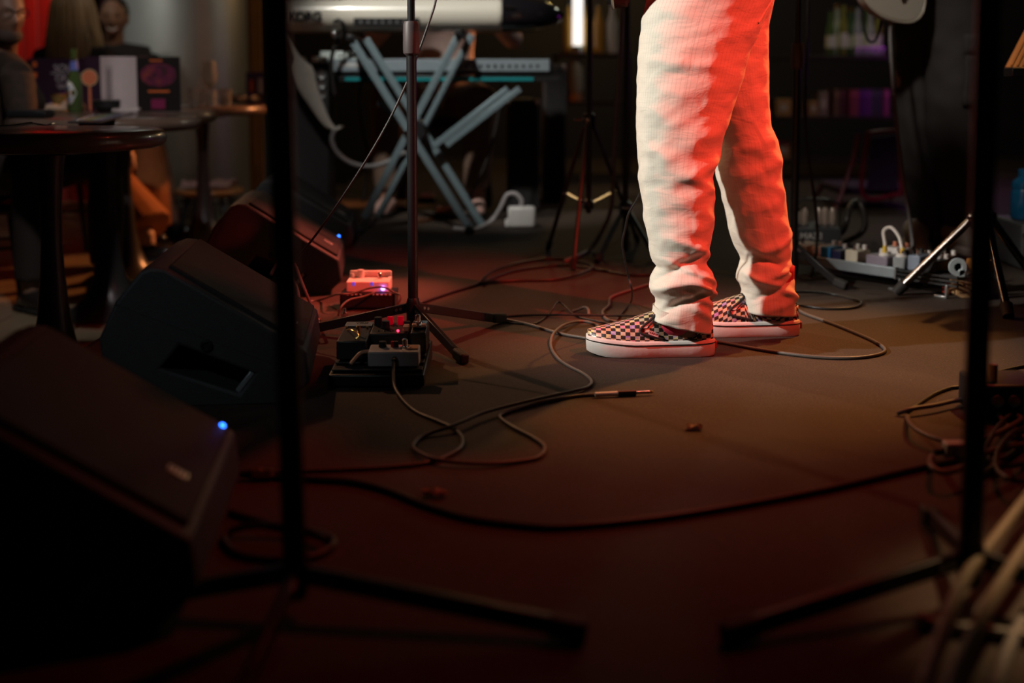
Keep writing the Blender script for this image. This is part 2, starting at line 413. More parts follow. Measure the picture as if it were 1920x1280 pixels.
def seated(name_label, loc, head, face, neck, shl, shr, ell, elr, wrl, wrr, pel, hpl, hpr, knl, knr, anl, anr, tol, tor, skin, top, legs, shoe, sleeve=True, bare=False, wide=0.0, handcurl=0.5):
    t = thing('person', name_label, 'person', loc)
    mb = MB(); R = head_mesh(mb, head, face)
    hd = V(head); nk = V(neck)
    mb.tube([hd - V((0, 0, 0.05)), nk, nk - V((0, 0, 0.06))], [0.055, 0.054, 0.07], 12)
    chest = (V(shl) + V(shr))/2 - V((0, 0, 0.08))
    mb.tube([V(pel) - V((0, 0, 0.02)), lerp(V(pel), chest, 0.5), chest, nk - V((0, 0, 0.05))], [0.13, 0.12, 0.14, 0.07], 16)
    for sh, el, wr, sd in ((shl, ell, wrl, 1), (shr, elr, wrr, -1)):
        mb.tube([nk - V((0, 0, 0.05)), V(sh)], [0.06, 0.05], 10)
        mb.tube([V(sh), lerp(V(sh), V(el), 0.5), V(el), lerp(V(el), V(wr), 0.4), V(wr)], [0.05, 0.044, 0.037, 0.036, 0.024], 12)
        d = V(wr) - V(el); hand_mesh(mb, wr, d, V((0, 0, 1)) if abs(d.normalized().z) < 0.8 else V((1, 0, 0)), handcurl, 1.0, sd)
    for hp, kn, an, to in ((hpl, knl, anl, tol), (hpr, knr, anr, tor)):
        mb.tube([V(pel), V(hp)], [0.12, 0.085], 12)
        mb.tube([V(hp), lerp(V(hp), V(kn), 0.5), V(kn), lerp(V(kn), V(an), 0.35), V(an), V(an) + V((0, 0, -0.04))], [0.085, 0.075, 0.055, 0.055, 0.036, 0.034], 12)
    mb.build('body', skin, t, remesh=0.009, smooth_it=3)
    tb = MB()
    tb.tube([V(pel) - V((0, 0, 0.05)), V(pel) + V((0, 0, 0.04)), lerp(V(pel), chest, 0.5), chest, (V(shl)+V(shr))/2 + V((0, 0, 0.01)), nk - V((0, 0, 0.02))], [0.13, 0.155, 0.145, 0.165, 0.12, 0.066], 18)
    for sh, el, wr in ((shl, ell, wrl), (shr, elr, wrr)):
        tb.tube([nk - V((0, 0, 0.05)), V(sh)], [0.075, 0.066], 12)
        e = lerp(V(el), V(wr), 0.85) if sleeve else lerp(V(sh), V(el), 0.6)
        pts = [V(sh), lerp(V(sh), V(el), 0.5)] + ([V(el), e] if sleeve else [e])
        tb.tube(pts, [0.066, 0.06, 0.052, 0.042] if sleeve else [0.066, 0.06, 0.058], 12)
    tb.build('top', top, t, remesh=0.012, smooth_it=4)
    lb = MB()
    for hp, kn, an in ((hpl, knl, anl), (hpr, knr, anr)):
        lb.tube([V(pel), V(hp)], [0.14, 0.1], 12)
        if bare: lb.tube([V(hp), lerp(V(hp), V(kn), 0.75)], [0.105, 0.095], 14)
        else: lb.tube([V(hp), lerp(V(hp), V(kn), 0.5), V(kn), lerp(V(kn), V(an), 0.45), lerp(V(kn), V(an), 0.94)], [0.1, 0.095, 0.08, 0.072 + wide*0.5, 0.062 + wide], 14)
    lb.build('skirt' if bare else 'trousers', legs, t, remesh=0.012, smooth_it=3)
    for an, to in ((anl, tol), (anr, tor)):
        sb = MB(); a, b = V(an), V(to); d = (b - a); d.z = 0; d.normalize(); g = b.z
        sb.tube([a - d*0.05 + V((0, 0, g + 0.035 - a.z)), a + V((0, 0, g + 0.045 - a.z)), lerp(a, b, 0.6) + V((0, 0, 0)) * 0 + V((0, 0, g + 0.038 - lerp(a, b, 0.6).z)), b + V((0, 0, 0.028))], [0.034, 0.043, 0.04, 0.027], 14)
        sh_ = sb.build('shoe', shoe, t, smooth=180)
        zb = MB()
        c_ = [a - d*0.085, a + d*0.0, lerp(a, b, 0.6), b + d*0.035]
        side = d.cross(V((0, 0, 1)))
        wds = (0.03, 0.038, 0.045, 0.02)
        poly = [V((p.x, p.y, g)) + side*w_ for p, w_ in zip(c_, wds)] + [V((p.x, p.y, g)) - side*w_ for p, w_ in reversed(list(zip(c_, wds)))]
        zb.prism(poly, (0, 0, 0.018)).build('sole', M_RUB, sh_, bevel=0.004)
    return t, R
# ------------------------------------------------------------------ the performer in cream trousers
def linen():
    m = bpy.data.materials.new('cream linen with fine pinstripe'); m.use_nodes = True
    nt = m.node_tree; N = nt.nodes; L = nt.links; b = N['Principled BSDF']
    uv = N.new('ShaderNodeUVMap'); uv.uv_map = 'UVMap'
    sp = N.new('ShaderNodeSeparateXYZ'); L.new(uv.outputs[0], sp.inputs[0])
    def line(out, freq, width):
        a = N.new('ShaderNodeMath'); a.operation = 'MULTIPLY'; a.inputs[1].default_value = freq; L.new(out, a.inputs[0])
        f = N.new('ShaderNodeMath'); f.operation = 'FRACT'; L.new(a.outputs[0], f.inputs[0])
        g = N.new('ShaderNodeMath'); g.operation = 'LESS_THAN'; g.inputs[1].default_value = width; L.new(f.outputs[0], g.inputs[0])
        return g.outputs[0]
    a = line(sp.outputs[0], 78, 0.11); c = line(sp.outputs[1], 110, 0.10)
    m1 = N.new('ShaderNodeMath'); m1.operation = 'MULTIPLY'; m1.inputs[1].default_value = 0.34; L.new(a, m1.inputs[0])
    m2 = N.new('ShaderNodeMath'); m2.operation = 'MULTIPLY'; m2.inputs[1].default_value = 0.10; L.new(c, m2.inputs[0])
    ad0 = N.new('ShaderNodeMath'); ad0.operation = 'ADD'; L.new(m1.outputs[0], ad0.inputs[0]); L.new(m2.outputs[0], ad0.inputs[1])
    # stitched side seam
    cmp = N.new('ShaderNodeMath'); cmp.operation = 'COMPARE'; cmp.inputs[1].default_value = 0.941; cmp.inputs[2].default_value = 0.0016; L.new(sp.outputs[0], cmp.inputs[0])
    m3 = N.new('ShaderNodeMath'); m3.operation = 'MULTIPLY'; m3.inputs[1].default_value = 0.30; L.new(cmp.outputs[0], m3.inputs[0])
    ad = N.new('ShaderNodeMath'); ad.operation = 'ADD'; L.new(ad0.outputs[0], ad.inputs[0]); L.new(m3.outputs[0], ad.inputs[1])
    mx = N.new('ShaderNodeMix'); mx.data_type = 'RGBA'; L.new(ad.outputs[0], mx.inputs['Factor'])
    mx.inputs['A'].default_value = (0.70, 0.66, 0.57, 1); mx.inputs['B'].default_value = (0.34, 0.26, 0.19, 1)
    L.new(mx.outputs['Result'], b.inputs['Base Color'])
    b.inputs['Roughness'].default_value = 0.85; b.inputs['Sheen Weight'].default_value = 0.15; b.inputs['Specular IOR Level'].default_value = 0.2
    tc = N.new('ShaderNodeTexCoord')
    n1 = N.new('ShaderNodeTexNoise'); n1.inputs['Scale'].default_value = 26; n1.inputs['Detail'].default_value = 3; n1.inputs['Distortion'].default_value = 0.6
    mp = N.new('ShaderNodeMapping'); mp.inputs['Scale'].default_value = (0.7, 0.7, 1.5); mp.inputs['Rotation'].default_value = (0, 0.35, 0)
    L.new(tc.outputs['Object'], mp.inputs[0]); L.new(mp.outputs[0], n1.inputs['Vector'])
    bp = N.new('ShaderNodeBump'); bp.inputs['Strength'].default_value = 0.22; bp.inputs['Distance'].default_value = 0.012
    L.new(n1.outputs['Fac'], bp.inputs['Height'])
    n2 = N.new('ShaderNodeTexNoise'); n2.inputs['Scale'].default_value = 900; L.new(tc.outputs['Object'], n2.inputs['Vector'])
    b2 = N.new('ShaderNodeBump'); b2.inputs['Strength'].default_value = 0.2; b2.inputs['Distance'].default_value = 0.0006
    L.new(n2.outputs['Fac'], b2.inputs['Height']); L.new(bp.outputs['Normal'], b2.inputs['Normal']); L.new(b2.outputs['Normal'], b.inputs['Normal'])
    return m
M_LINEN = linen()
YN, YF = F(1220, 672).y + 0.047, F(1420, 633).y + 0.045           # standing depth of the near and the far foot
near_tab = [  # v, left u, right u, centre Y, half depth
    (-170, 1238, 1447, 2.775, .125), (-110, 1228, 1455, 2.765, .135), (-50, 1219, 1452, 2.75, .135), (0, 1212, 1446, 2.735, .128), (40, 1203, 1428, 2.725, .118),
    (60, 1200, 1421, 2.72, .114), (100, 1197, 1404, 2.715, .108), (150, 1195, 1390, 2.71, .103), (200, 1193, 1373, 2.705, .098),
    (250, 1194, 1357, 2.70, .092), (300, 1196, 1344, 2.695, .086), (332, 1198, 1334, 2.69, .082), (350, 1200, 1337, 2.69, .081), (372, 1203, 1339, 2.688, .08),
    (420, 1210, 1336, 2.68, .074), (455, 1216, 1331, 2.675, .07), (480, 1219, 1325, 2.672, .066), (490, 1224, 1322, 2.67, .063), (498, 1232, 1326, 2.668, .062),
    (508, 1226, 1334, 2.667, .066), (522, 1218, 1339, 2.666, .07), (536, 1217, 1340, 2.665, .071), (548, 1221, 1337, 2.665, .067), (556, 1228, 1332, 2.665, .063), (566, 1229, 1330, 2.665, .062),
    (580, 1225, 1331, 2.665, .064), (596, 1221, 1332, 2.665, .066), (612, 1219, 1333, 2.665, .067)]
far_tab = [
    (-170, 1245, 1450, 2.80, .12), (-60, 1240, 1455, 2.82, .125), (0, 1255, 1449, 2.84, .115), (40, 1270, 1440, 2.85, .108), (100, 1290, 1438, 2.86, .10), (150, 1305, 1439, 2.865, .095), (200, 1322, 1440, 2.87, .09),
    (238, 1338, 1443, 2.875, .087), (262, 1344, 1455, 2.878, .085), (285, 1343, 1461, 2.88, .083), (310, 1341, 1463, 2.88, .081), (335, 1344, 1465, 2.883, .078), (355, 1350, 1468, 2.885, .076),
    (400, 1360, 1474, 2.89, .07), (440, 1369, 1480, 2.893, .066), (465, 1380, 1484, 2.895, .062), (478, 1388, 1481, 2.895, .059), (486, 1391, 1475, 2.895, .058), (496, 1387, 1479, 2.895, .06), (510, 1383, 1485, 2.895, .063),
    (524, 1383, 1488, 2.895, .064), (533, 1389, 1487, 2.895, .061), (545, 1392, 1487, 2.895, .06), (565, 1389, 1489, 2.895, .061), (584, 1388, 1492, 2.895, .062)]
near_tab = [(a, b, c, d - 0.022, e) for a, b, c, d, e in near_tab]
far_tab = [(a, b, c, d - 0.04, e) for a, b, c, d, e in far_tab]
# fold ridges: v, slope (px across the side), angle centre, angle spread, height (mm), width (px)
near_folds = [(120, 14, -1.9, 0.8, 4, 9), (165, -18, -1.5, 0.7, 4, 10), (215, 26, -2.2, 0.7, 5, 11), (258, -34, -1.2, 0.7, 7, 12), (285, 30, -2.1, 0.8, 5, 10), (312, -26, -0.9, 0.7, 9, 10), (338, 30, -1.0, 0.7, 8, 9), (362, -22, -1.2, 0.8, 7, 9),
    (395, 26, -0.9, 0.6, 6, 9), (425, -24, -1.3, 0.7, 5, 10), (462, 22, -1.0, 0.8, 7, 10), (492, -26, -1.7, 0.9, -8, 8), (508, 24, -1.1, 0.8, 8, 8), (528, -14, -2.0, 0.8, 7, 9), (534, 26, -0.9, 0.7, 9, 8), (556, -22, -1.6, 0.8, -9, 7), (562, 20, -0.7, 0.7, 6, 7), (580, 26, -0.9, 0.5, 7, 10), (592, -12, -2.2, 0.5, 4, 10)]
far_folds = [(262, -22, -1.2, 0.8, 7, 10), (290, 24, -1.0, 0.8, 6, 9), (318, -24, -1.4, 0.7, 7, 9), (350, 22, -0.9, 0.7, 5, 9), (382, -20, -1.3, 0.7, 6, 9), (420, 24, -0.8, 0.7, 5, 10), (455, -22, -1.2, 0.8, 7, 9), (482, 18, -1.6, 0.9, -8, 7), (500, -20, -1.0, 0.7, 9, 7), (518, 16, -1.9, 0.7, 6, 7), (532, -20, -1.2, 0.8, -8, 6), (545, 20, -0.8, 0.6, 8, 8), (566, -16, -1.3, 0.7, 5, 9)]
def leg_point(tab, folds, v, th, seed):
    uL, uR, Yc, hb = table_lookup(tab, v)
    pL, pR = P(uL, v, Yc), P(uR, v, Yc)
    c = (pL + pR) / 2; a = (pR.x - pL.x) / 2
    ct, st = math.cos(th), math.sin(th)
    e = 0.86
    x = a * math.copysign(abs(ct)**e, ct); y = hb * math.copysign(abs(st)**e, st)
    d = 0.0
    for fv, sl, ac, sp, h, w_ in folds:
        da = (th - ac + PI) % (2*PI) - PI
        q = (v - fv - sl*da) / w_
        q /= (1.0 if fv > 440 else 1.5)
        if abs(q) < 4: d += h*(0.0017 if fv > 440 else 0.0010)*math.exp(-q*q)*math.exp(-(da/sp)**2)
    # folds on the sides the camera cannot see: the same scale, from noise
    back = max(0.0, math.sin(th))
    d += (0.0025 + 0.006*back) * noise.noise(V((math.cos(th)*1.4, math.sin(th)*1.4, v*0.028 + seed)))
    d += 0.0022 * noise.noise(V((math.cos(th)*3 + 7, math.sin(th)*3, v*0.05 + th*0.6 + seed)))
    n = V((ct/max(a, .01), st/max(hb, .01), 0)).normalized()
    return V((c.x + x, Yc + y, c.z)) + n*d
person = thing('person', 'performer in cream pinstriped trousers and checkered slip-on shoes standing on the stage', 'person', (0.47, 2.78, 0))
tr = MB(); NT = 112
def add_leg(tab, folds, seed, vtop, vbot, hem_slope, nr):
    rings = []; uvs = []
    for i in range(nr + 1):
        v0 = lerp(vtop, vbot, i / nr)
        ring = []
        for j in range(NT):
            th = -PI/2 + 0.25 + 2*PI*j/NT
            k = max(0.0, (v0 - (vbot - 60)) / 60)
            v = v0 + hem_slope * math.cos(th) * k
            ring.append(leg_point(tab, folds, v, th, seed))
            uvs.append((j / NT, v0 / 1000))
        rings.append(ring)
    # turned hem: inner wall going back up
    b = len(tr.v)
    last = rings[-1]; cx = sum(last, V((0, 0, 0))) / NT
    inner = [cx + (p - cx)*0.955 for p in last]; inner2 = [cx + (p - cx)*0.93 + V((0, 0, 0.03)) for p in last]
    rings += [inner, inner2]; uvs += [(j / NT, 0.7) for j in range(NT)]*2
    tr.ringed(rings, caps=False)
    for i, q in enumerate(uvs): tr.uv[b + i] = q
    tr.f.append([b + j for j in range(NT)])
add_leg(near_tab, near_folds, 3.0, -170, 608, 14, 230)
add_leg(far_tab, far_folds, 11.0, -168, 584, 5, 210)
trousers = tr.build('trousers', M_LINEN, person, smooth=180)
# side seam, back pocket edge
M_SEAM = mat('cream seam thread', (0.66, 0.62, 0.53), 0.85)
pk = [leg_point(near_tab, near_folds, v, a, 3.0) + V((0.0005, -0.001, 0)) for v, a in ((46, -0.62), (36, -0.55), (24, -0.48), (12, -0.42), (0, -0.36), (-14, -0.30))]
MB().tube(cr(pk, 4), 0.0022, 6).build('back_pocket', M_SEAM, trousers, smooth=180)
# the legs inside the trousers and the body above, one continuous surface
SK1 = skinmat('brown skin', (0.22, 0.12, 0.075))
bd = MB()
for tab, Yf, an in ((near_tab, YN, (1283, 628)), (far_tab, YF, (1448, 596))):
    pts = []; rr = []
    for v in (-150, 0, 120, 250, 330, 420, 520, 590):
        uL, uR, Yc, hb = table_lookup(tab, v); pL, pR = P(uL, v, Yc), P(uR, v, Yc)
        pts.append((pL+pR)/2); rr.append(min(hb, (pR.x-pL.x)/2) * (0.62 if v > 100 else 0.7))
    a = P(an[0], an[1], Yf); pts.append(V((a.x + 0.012, Yf, 0.085))); rr.append(0.036)
    pts.append(V((a.x + 0.012, Yf, 0.045))); rr.append(0.034)
    pts.append(V((a.x - 0.09, Yf, 0.05))); rr.append(0.026)
    bd.tube(pts, rr, 14)
hip = P(1335, -170, 2.785)
CH = hip + V((0.03, 0, 0.40))
bd.tube([hip - V((0, 0, .05)), hip + V((0, 0, .18)), CH, CH + V((-0.01, 0, 0.14)), CH + V((-0.02, 0, 0.22))], [.12, .125, .15, .075, .055], 18)
head_c = CH + V((-0.05, 0, 0.35)); head_mesh(bd, head_c, (-1, 0, -0.15))
for sy in (-1, 1):
    sh = CH + V((0, sy*0.19, 0.07)); el = sh + V((-0.02, sy*0.10, -0.28)); wr = el + V((-0.24, -sy*0.10, -0.02))
    bd.tube([CH + V((0, 0, 0.1)), sh, lerp(sh, el, .5), el, lerp(el, wr, .4), wr], [.07, .055, .045, .038, .037, .025], 12)
    hand_mesh(bd, wr, wr - el, (0, 0, 1), 0.9, 1.0, sy)
bd.build('body', SK1, person, remesh=0.009, smooth_it=3)
M_SHIRT = mat('dark red shirt', (0.16, 0.025, 0.025), 0.8, bump=0.1)
sb = MB()
sb.tube([hip + V((0, 0, .0)), hip + V((0, 0, .2)), CH, CH + V((-.005, 0, .10)), CH + V((-.012, 0, .16))], [.150, .148, .17, .13, .07], 20)
for sy in (-1, 1):
    sh = CH + V((0, sy*0.19, 0.07)); el = sh + V((-0.02, sy*0.10, -0.28))
    sb.tube([CH + V((0, 0, .1)), sh, lerp(sh, el, .45), lerp(sh, el, .8)], [.085, .07, .062, .06], 14)
sb.build('shirt', M_SHIRT, person, remesh=0.012)
hb_ = MB(); hb_.ball(head_c + V((0.012, 0, 0.03)), (0.10, 0.085, 0.105), 20); hb_.build('hair', mat('black hair', (0.015, 0.012, 0.01), 0.6, bump=0.4, bscale=90), person)
M_SOCK = mat('crimson sock', (0.42, 0.02, 0.05), 0.85, bump=0.2, bscale=300)
for (u, v, Yf) in ((1283, 628, YN), (1448, 596, YF)):
    a = P(u, v, Yf)
    MB().tube(cr([V((a.x - 0.06, Yf, 0.058)), V((a.x - 0.02, Yf, 0.072)), V((a.x + 0.008, Yf, 0.105)), V((a.x + 0.012, Yf, 0.17))], 4), [0.028, 0.031, 0.034, 0.037] + [0.039]*4 + [0.04]*5, 20).build('sock', M_SOCK, person, smooth=180)

def checks():
    m = bpy.data.materials.new('iridescent checkerboard canvas'); m.use_nodes = True
    nt = m.node_tree; N = nt.nodes; L = nt.links; b = N['Principled BSDF']
    uv = N.new('ShaderNodeUVMap'); uv.uv_map = 'UVMap'
    ck = N.new('ShaderNodeTexChecker'); ck.inputs['Scale'].default_value = 1.0; L.new(uv.outputs[0], ck.inputs['Vector'])
    fl_ = N.new('ShaderNodeVectorMath'); fl_.operation = 'FLOOR'; L.new(uv.outputs[0], fl_.inputs[0])
    wn = N.new('ShaderNodeTexNoise'); wn.inputs['Scale'].default_value = 0.31; wn.inputs['Detail'].default_value = 6; L.new(fl_.outputs[0], wn.inputs['Vector'])
    wn2 = N.new('ShaderNodeTexWhiteNoise'); L.new(fl_.outputs[0], wn2.inputs['Vector'])
    n3 = N.new('ShaderNodeTexNoise'); n3.inputs['Scale'].default_value = 1.3; L.new(uv.outputs[0], n3.inputs['Vector'])
    ad = N.new('ShaderNodeMath'); ad.operation = 'MULTIPLY_ADD'; ad.inputs[1].default_value = 0.55; L.new(wn2.outputs['Value'], ad.inputs[0]); L.new(wn.outputs['Fac'], ad.inputs[2])
    ad2 = N.new('ShaderNodeMath'); ad2.operation = 'MULTIPLY_ADD'; ad2.inputs[1].default_value = 0.45; L.new(n3.outputs['Fac'], ad2.inputs[0]); L.new(ad.outputs[0], ad2.inputs[2])
    fr = N.new('ShaderNodeMath'); fr.operation = 'FRACT'; L.new(ad2.outputs[0], fr.inputs[0])
    r = N.new('ShaderNodeValToRGB'); L.new(fr.outputs[0], r.inputs[0]); e = r.color_ramp.elements
    cols = [(0.80, 0.74, 0.62), (0.85, 0.45, 0.25), (0.85, 0.22, 0.45), (0.45, 0.75, 0.50), (0.80, 0.70, 0.55), (0.45, 0.25, 0.75), (0.90, 0.72, 0.30), (0.80, 0.55, 0.55)]
    e[0].position = 0; e[0].color = cols[0] + (1,); e[1].position = 1; e[1].color = cols[-1] + (1,)
    for i in range(1, 7): x = e.new(i/7); x.color = cols[i] + (1,)
    mx = N.new('ShaderNodeMix'); mx.data_type = 'RGBA'; L.new(ck.outputs['Fac'], mx.inputs['Factor'])
    mx.inputs['A'].default_value = (0.028, 0.02, 0.018, 1); L.new(r.outputs[0], mx.inputs['B'])
    L.new(mx.outputs['Result'], b.inputs['Base Color'])
    mt = N.new('ShaderNodeMath'); mt.operation = 'MULTIPLY'; mt.inputs[1].default_value = 0.35; L.new(ck.outputs['Fac'], mt.inputs[0]); L.new(mt.outputs[0], b.inputs['Metallic'])
    b.inputs['Roughness'].default_value = 0.42
    return m
M_CHK = checks()
def dirty_white():
    m = mat('scuffed white rubber', (0.70, 0.66, 0.62), 0.6, var=0.16, scale=22, bump=0.08, bscale=120); return m
M_SOLE = dirty_white()
M_BAND = mat('black binding', (0.015, 0.012, 0.012), 0.7)
M_GORE = mat('pale elastic', (0.66, 0.58, 0.56), 0.8, bump=0.3, bscale=500)
def shoe(toe, heel, flip):
    "toe and heel: places on the floor; a low slip-on skate shoe"
    toe, heel = V(toe), V(heel); L_ = (heel - toe).length
    ax = (heel - toe).normalized(); sd = V((0, 0, 1)).cross(ax) * flip        # sd: outer side
    def w(t):   # half width inner, outer
        base = table_lookup([(0, .012), (.02, .022), (.06, .033), (.14, .043), (.28, .049), (.42, .048), (.58, .042), (.75, .038), (.88, .036), (.95, .030), (.985, .02), (1, .012)], t)[0]
        return base
    def pt(t, s, z): return toe + ax*(t*L_) + sd*s + V((0, 0, z))
    ts = [0, .004, .012, .025, .05, .09, .14, .2, .28, .36, .44, .5, .56, .64, .72, .8, .87, .92, .955, .98, .994, 1]
    spring = lambda t: 0.010*max(0, 1 - t/0.22)**2
    top = lambda t: 0.040 + 0.006*max(0, 1 - t/0.35) - 0.002*math.sin(t*PI)
    # sole: outline rings stacked in height
    def outline(infl, zf):
        pts = []
        for t in ts: pts.append((t, w(t) + infl))
        for t in reversed(ts[1:-1]): pts.append((t, -(w(t) + infl)))
        return [pt(-0.5*infl/L_ + t*(1 + infl/L_), s, zf(t)) for t, s in pts]
    so = MB()
    so.ringed([outline(-.010, lambda t: spring(t) + 0.0005), outline(-.002, lambda t: spring(t) + 0.0008), outline(.0005, lambda t: spring(t) + 0.006), outline(.002, lambda t: lerp(spring(t), top(t), .5)), outline(.0018, lambda t: top(t) - 0.004), outline(-.001, lambda t: top(t) - 0.001), outline(-.004, lambda t: top(t))])
    # upper
    up = MB(); NS = 44; NA = 20; rings = []
    prof = [(0, .010), (.03, .012), (.08, .017), (.16, .024), (.26, .033), (.36, .044), (.44, .053), (.52, .060), (.545, .060), (.58, .046), (.63, .026), (.70, .021), (.78, .020), (.87, .025), (.95, .034), (1, .034)]
    for i in range(NS + 1):
        t = 0.012 + 0.976*i/NS
        h = table_lookup(prof, t)[0]; ww = w(t) - 0.003; z0 = top(t) - 0.006
        for_ring = []
        for j in range(NA + 1):
            a = PI*j/NA
            xx = ww*math.copysign(abs(math.cos(a))**0.75, math.cos(a)) * (1 - 0.16*math.sin(a)); zz = (h + 0.006)*math.sin(a)**0.8
            for_ring.append(pt(t, xx, z0 + zz))
        rings.append(for_ring)
    b = len(up.v)
    for i, r in enumerate(rings):
        up.v += r
        acc = 0.0
        for j in range(NA + 1):
            if j: acc += (r[j] - r[j-1]).length
            up.uv[b + i*(NA+1) + j] = ((0.012 + 0.976*i/NS)*L_/0.0108, acc/0.0088)
    for i in range(NS):
        for j in range(NA):
            q = b + i*(NA+1) + j; up.f.append([q, q+1, q+NA+2, q+NA+1])
    up.f.append([b + j for j in range(NA+1)]); up.f.append([b + NS*(NA+1) + j for j in range(NA+1)])
    o = up.build('shoe', M_CHK, person, smooth=60, label='slip-on shoe with an iridescent black checkerboard upper and white sole')
    so.build('sole', M_SOLE, o, smooth=50)
    # black pinstripe round the foxing
    MB().tube(outline(.0026, lambda t: top(t) - 0.0085), 0.0011, 6, closed=True).build('pinstripe', M_BAND, o, smooth=180)
    def surf(t, frac, out=0.0015):   # a place on the upper: frac 0 at the outer sole edge .. 1 at the top ridge
        h = table_lookup(prof, t)[0]; ww = w(t) - 0.003; z0 = top(t) - 0.006; a = PI/2*frac
        p = pt(t, ww*abs(math.cos(a))**0.75*(1 - 0.16*math.sin(a)), z0 + (h + 0.006)*math.sin(a)**0.8)
        c = pt(t, 0, z0 + 0.008); return p + (p - c).normalized()*out
    for side in (1, -1):
        def S(t, fr, out=0.0015):
            p = surf(t, fr, out)
            if side < 0: p = p - sd*2*((p - toe).dot(sd))
            return p
        # collar binding: from the tongue top down to the side and back to the heel
        MB().tube(cr([S(.54, .99), S(.54, .75), S(.50, .55), S(.445, .42), S(.41, .30), S(.43, .19), S(.50, .12), S(.60, .09)], 5), 0.0032, 7).build('collar_binding', M_BAND, o, smooth=180)
        MB().tube(cr([S(.47, .34), S(.53, .46), S(.62, .62), S(.74, .66), S(.85, .62), S(.95, .60)], 5), 0.0016, 6).build('opening_edge', M_BAND, o, smooth=180)
        MB().tube(cr([S(.985, .9), S(.93, .55), S(.875, .34), S(.80, .12)], 5), 0.0016, 6).build('heel_seam', M_BAND, o, smooth=180)
        g = MB(); poly = [S(.430, .34, .0022), S(.485, .48, .0022), S(.535, .66, .0022), S(.55, .88, .0022), S(.595, .80, .0022), S(.57, .58, .0022), S(.515, .42, .0022), S(.46, .32, .0022)]
        c_ = sum(poly, V((0, 0, 0)))/len(poly); k0 = g.add(poly + [c_], []); 
        for i in range(len(poly)): g.f.append([k0+i, k0+(i+1) % len(poly), k0+len(poly)])
        g.build('elastic_gore', M_GORE, o, solid=0.0016, smooth=0)
        # sock lining showing above the side wall
    q0, q1 = surf(.475, .215, .0030), surf(.552, .135, .0030)
    tb = MB(); d = (q1 - q0).normalized(); n_ = (surf(.5, .2, .02) - surf(.5, .2, 0)).normalized(); u_ = n_.cross(d).normalized()
    if u_.z < 0: u_ = -u_
    tb.box((q0 + q1)/2, ((q1-q0).length, 0.009, 0.0012), Matrix((d, u_, n_)).transposed())
    tag = tb.build('side_tag', mat('pale pink tag', (0.75, 0.55, 0.55), 0.6), o, smooth=0)
    dx = d if flip * 1 > 0 else -d
    xdir = V((1, 0, 0)) if d.x > 0 else d
    text('VANS', 0.0088, frame((q0 + q1)/2 + n_*0.0009, d if d.dot(V((1, 0, 0))) > 0 else -d, u_), mat('dark tag print', (0.03, 0.02, 0.03), 0.6), tag, ext=0.0002)
    # heel patch
    hp = MB(); hp.box(pt(1.0, 0, 0.024) + ax*0.0035, (0.004, 0.026, 0.016), Matrix((ax, sd, V((0, 0, 1)))).transposed())
    hp.build('heel_patch', mat('red heel rubber', (0.45, 0.05, 0.04), 0.6), o, bevel=0.001)
    return o
tN, hN = P(1099, 650, YN), P(1338, 650, YN)
shoe(V((tN.x, YN + 0.002, 0)), V((hN.x, YN - 0.002, 0)), -1)
tF, hF = P(1268, 615, YF), P(1497, 615, YF)
shoe(V((tF.x, YF + 0.002, 0)), V((hF.x, YF - 0.002, 0)), 1)
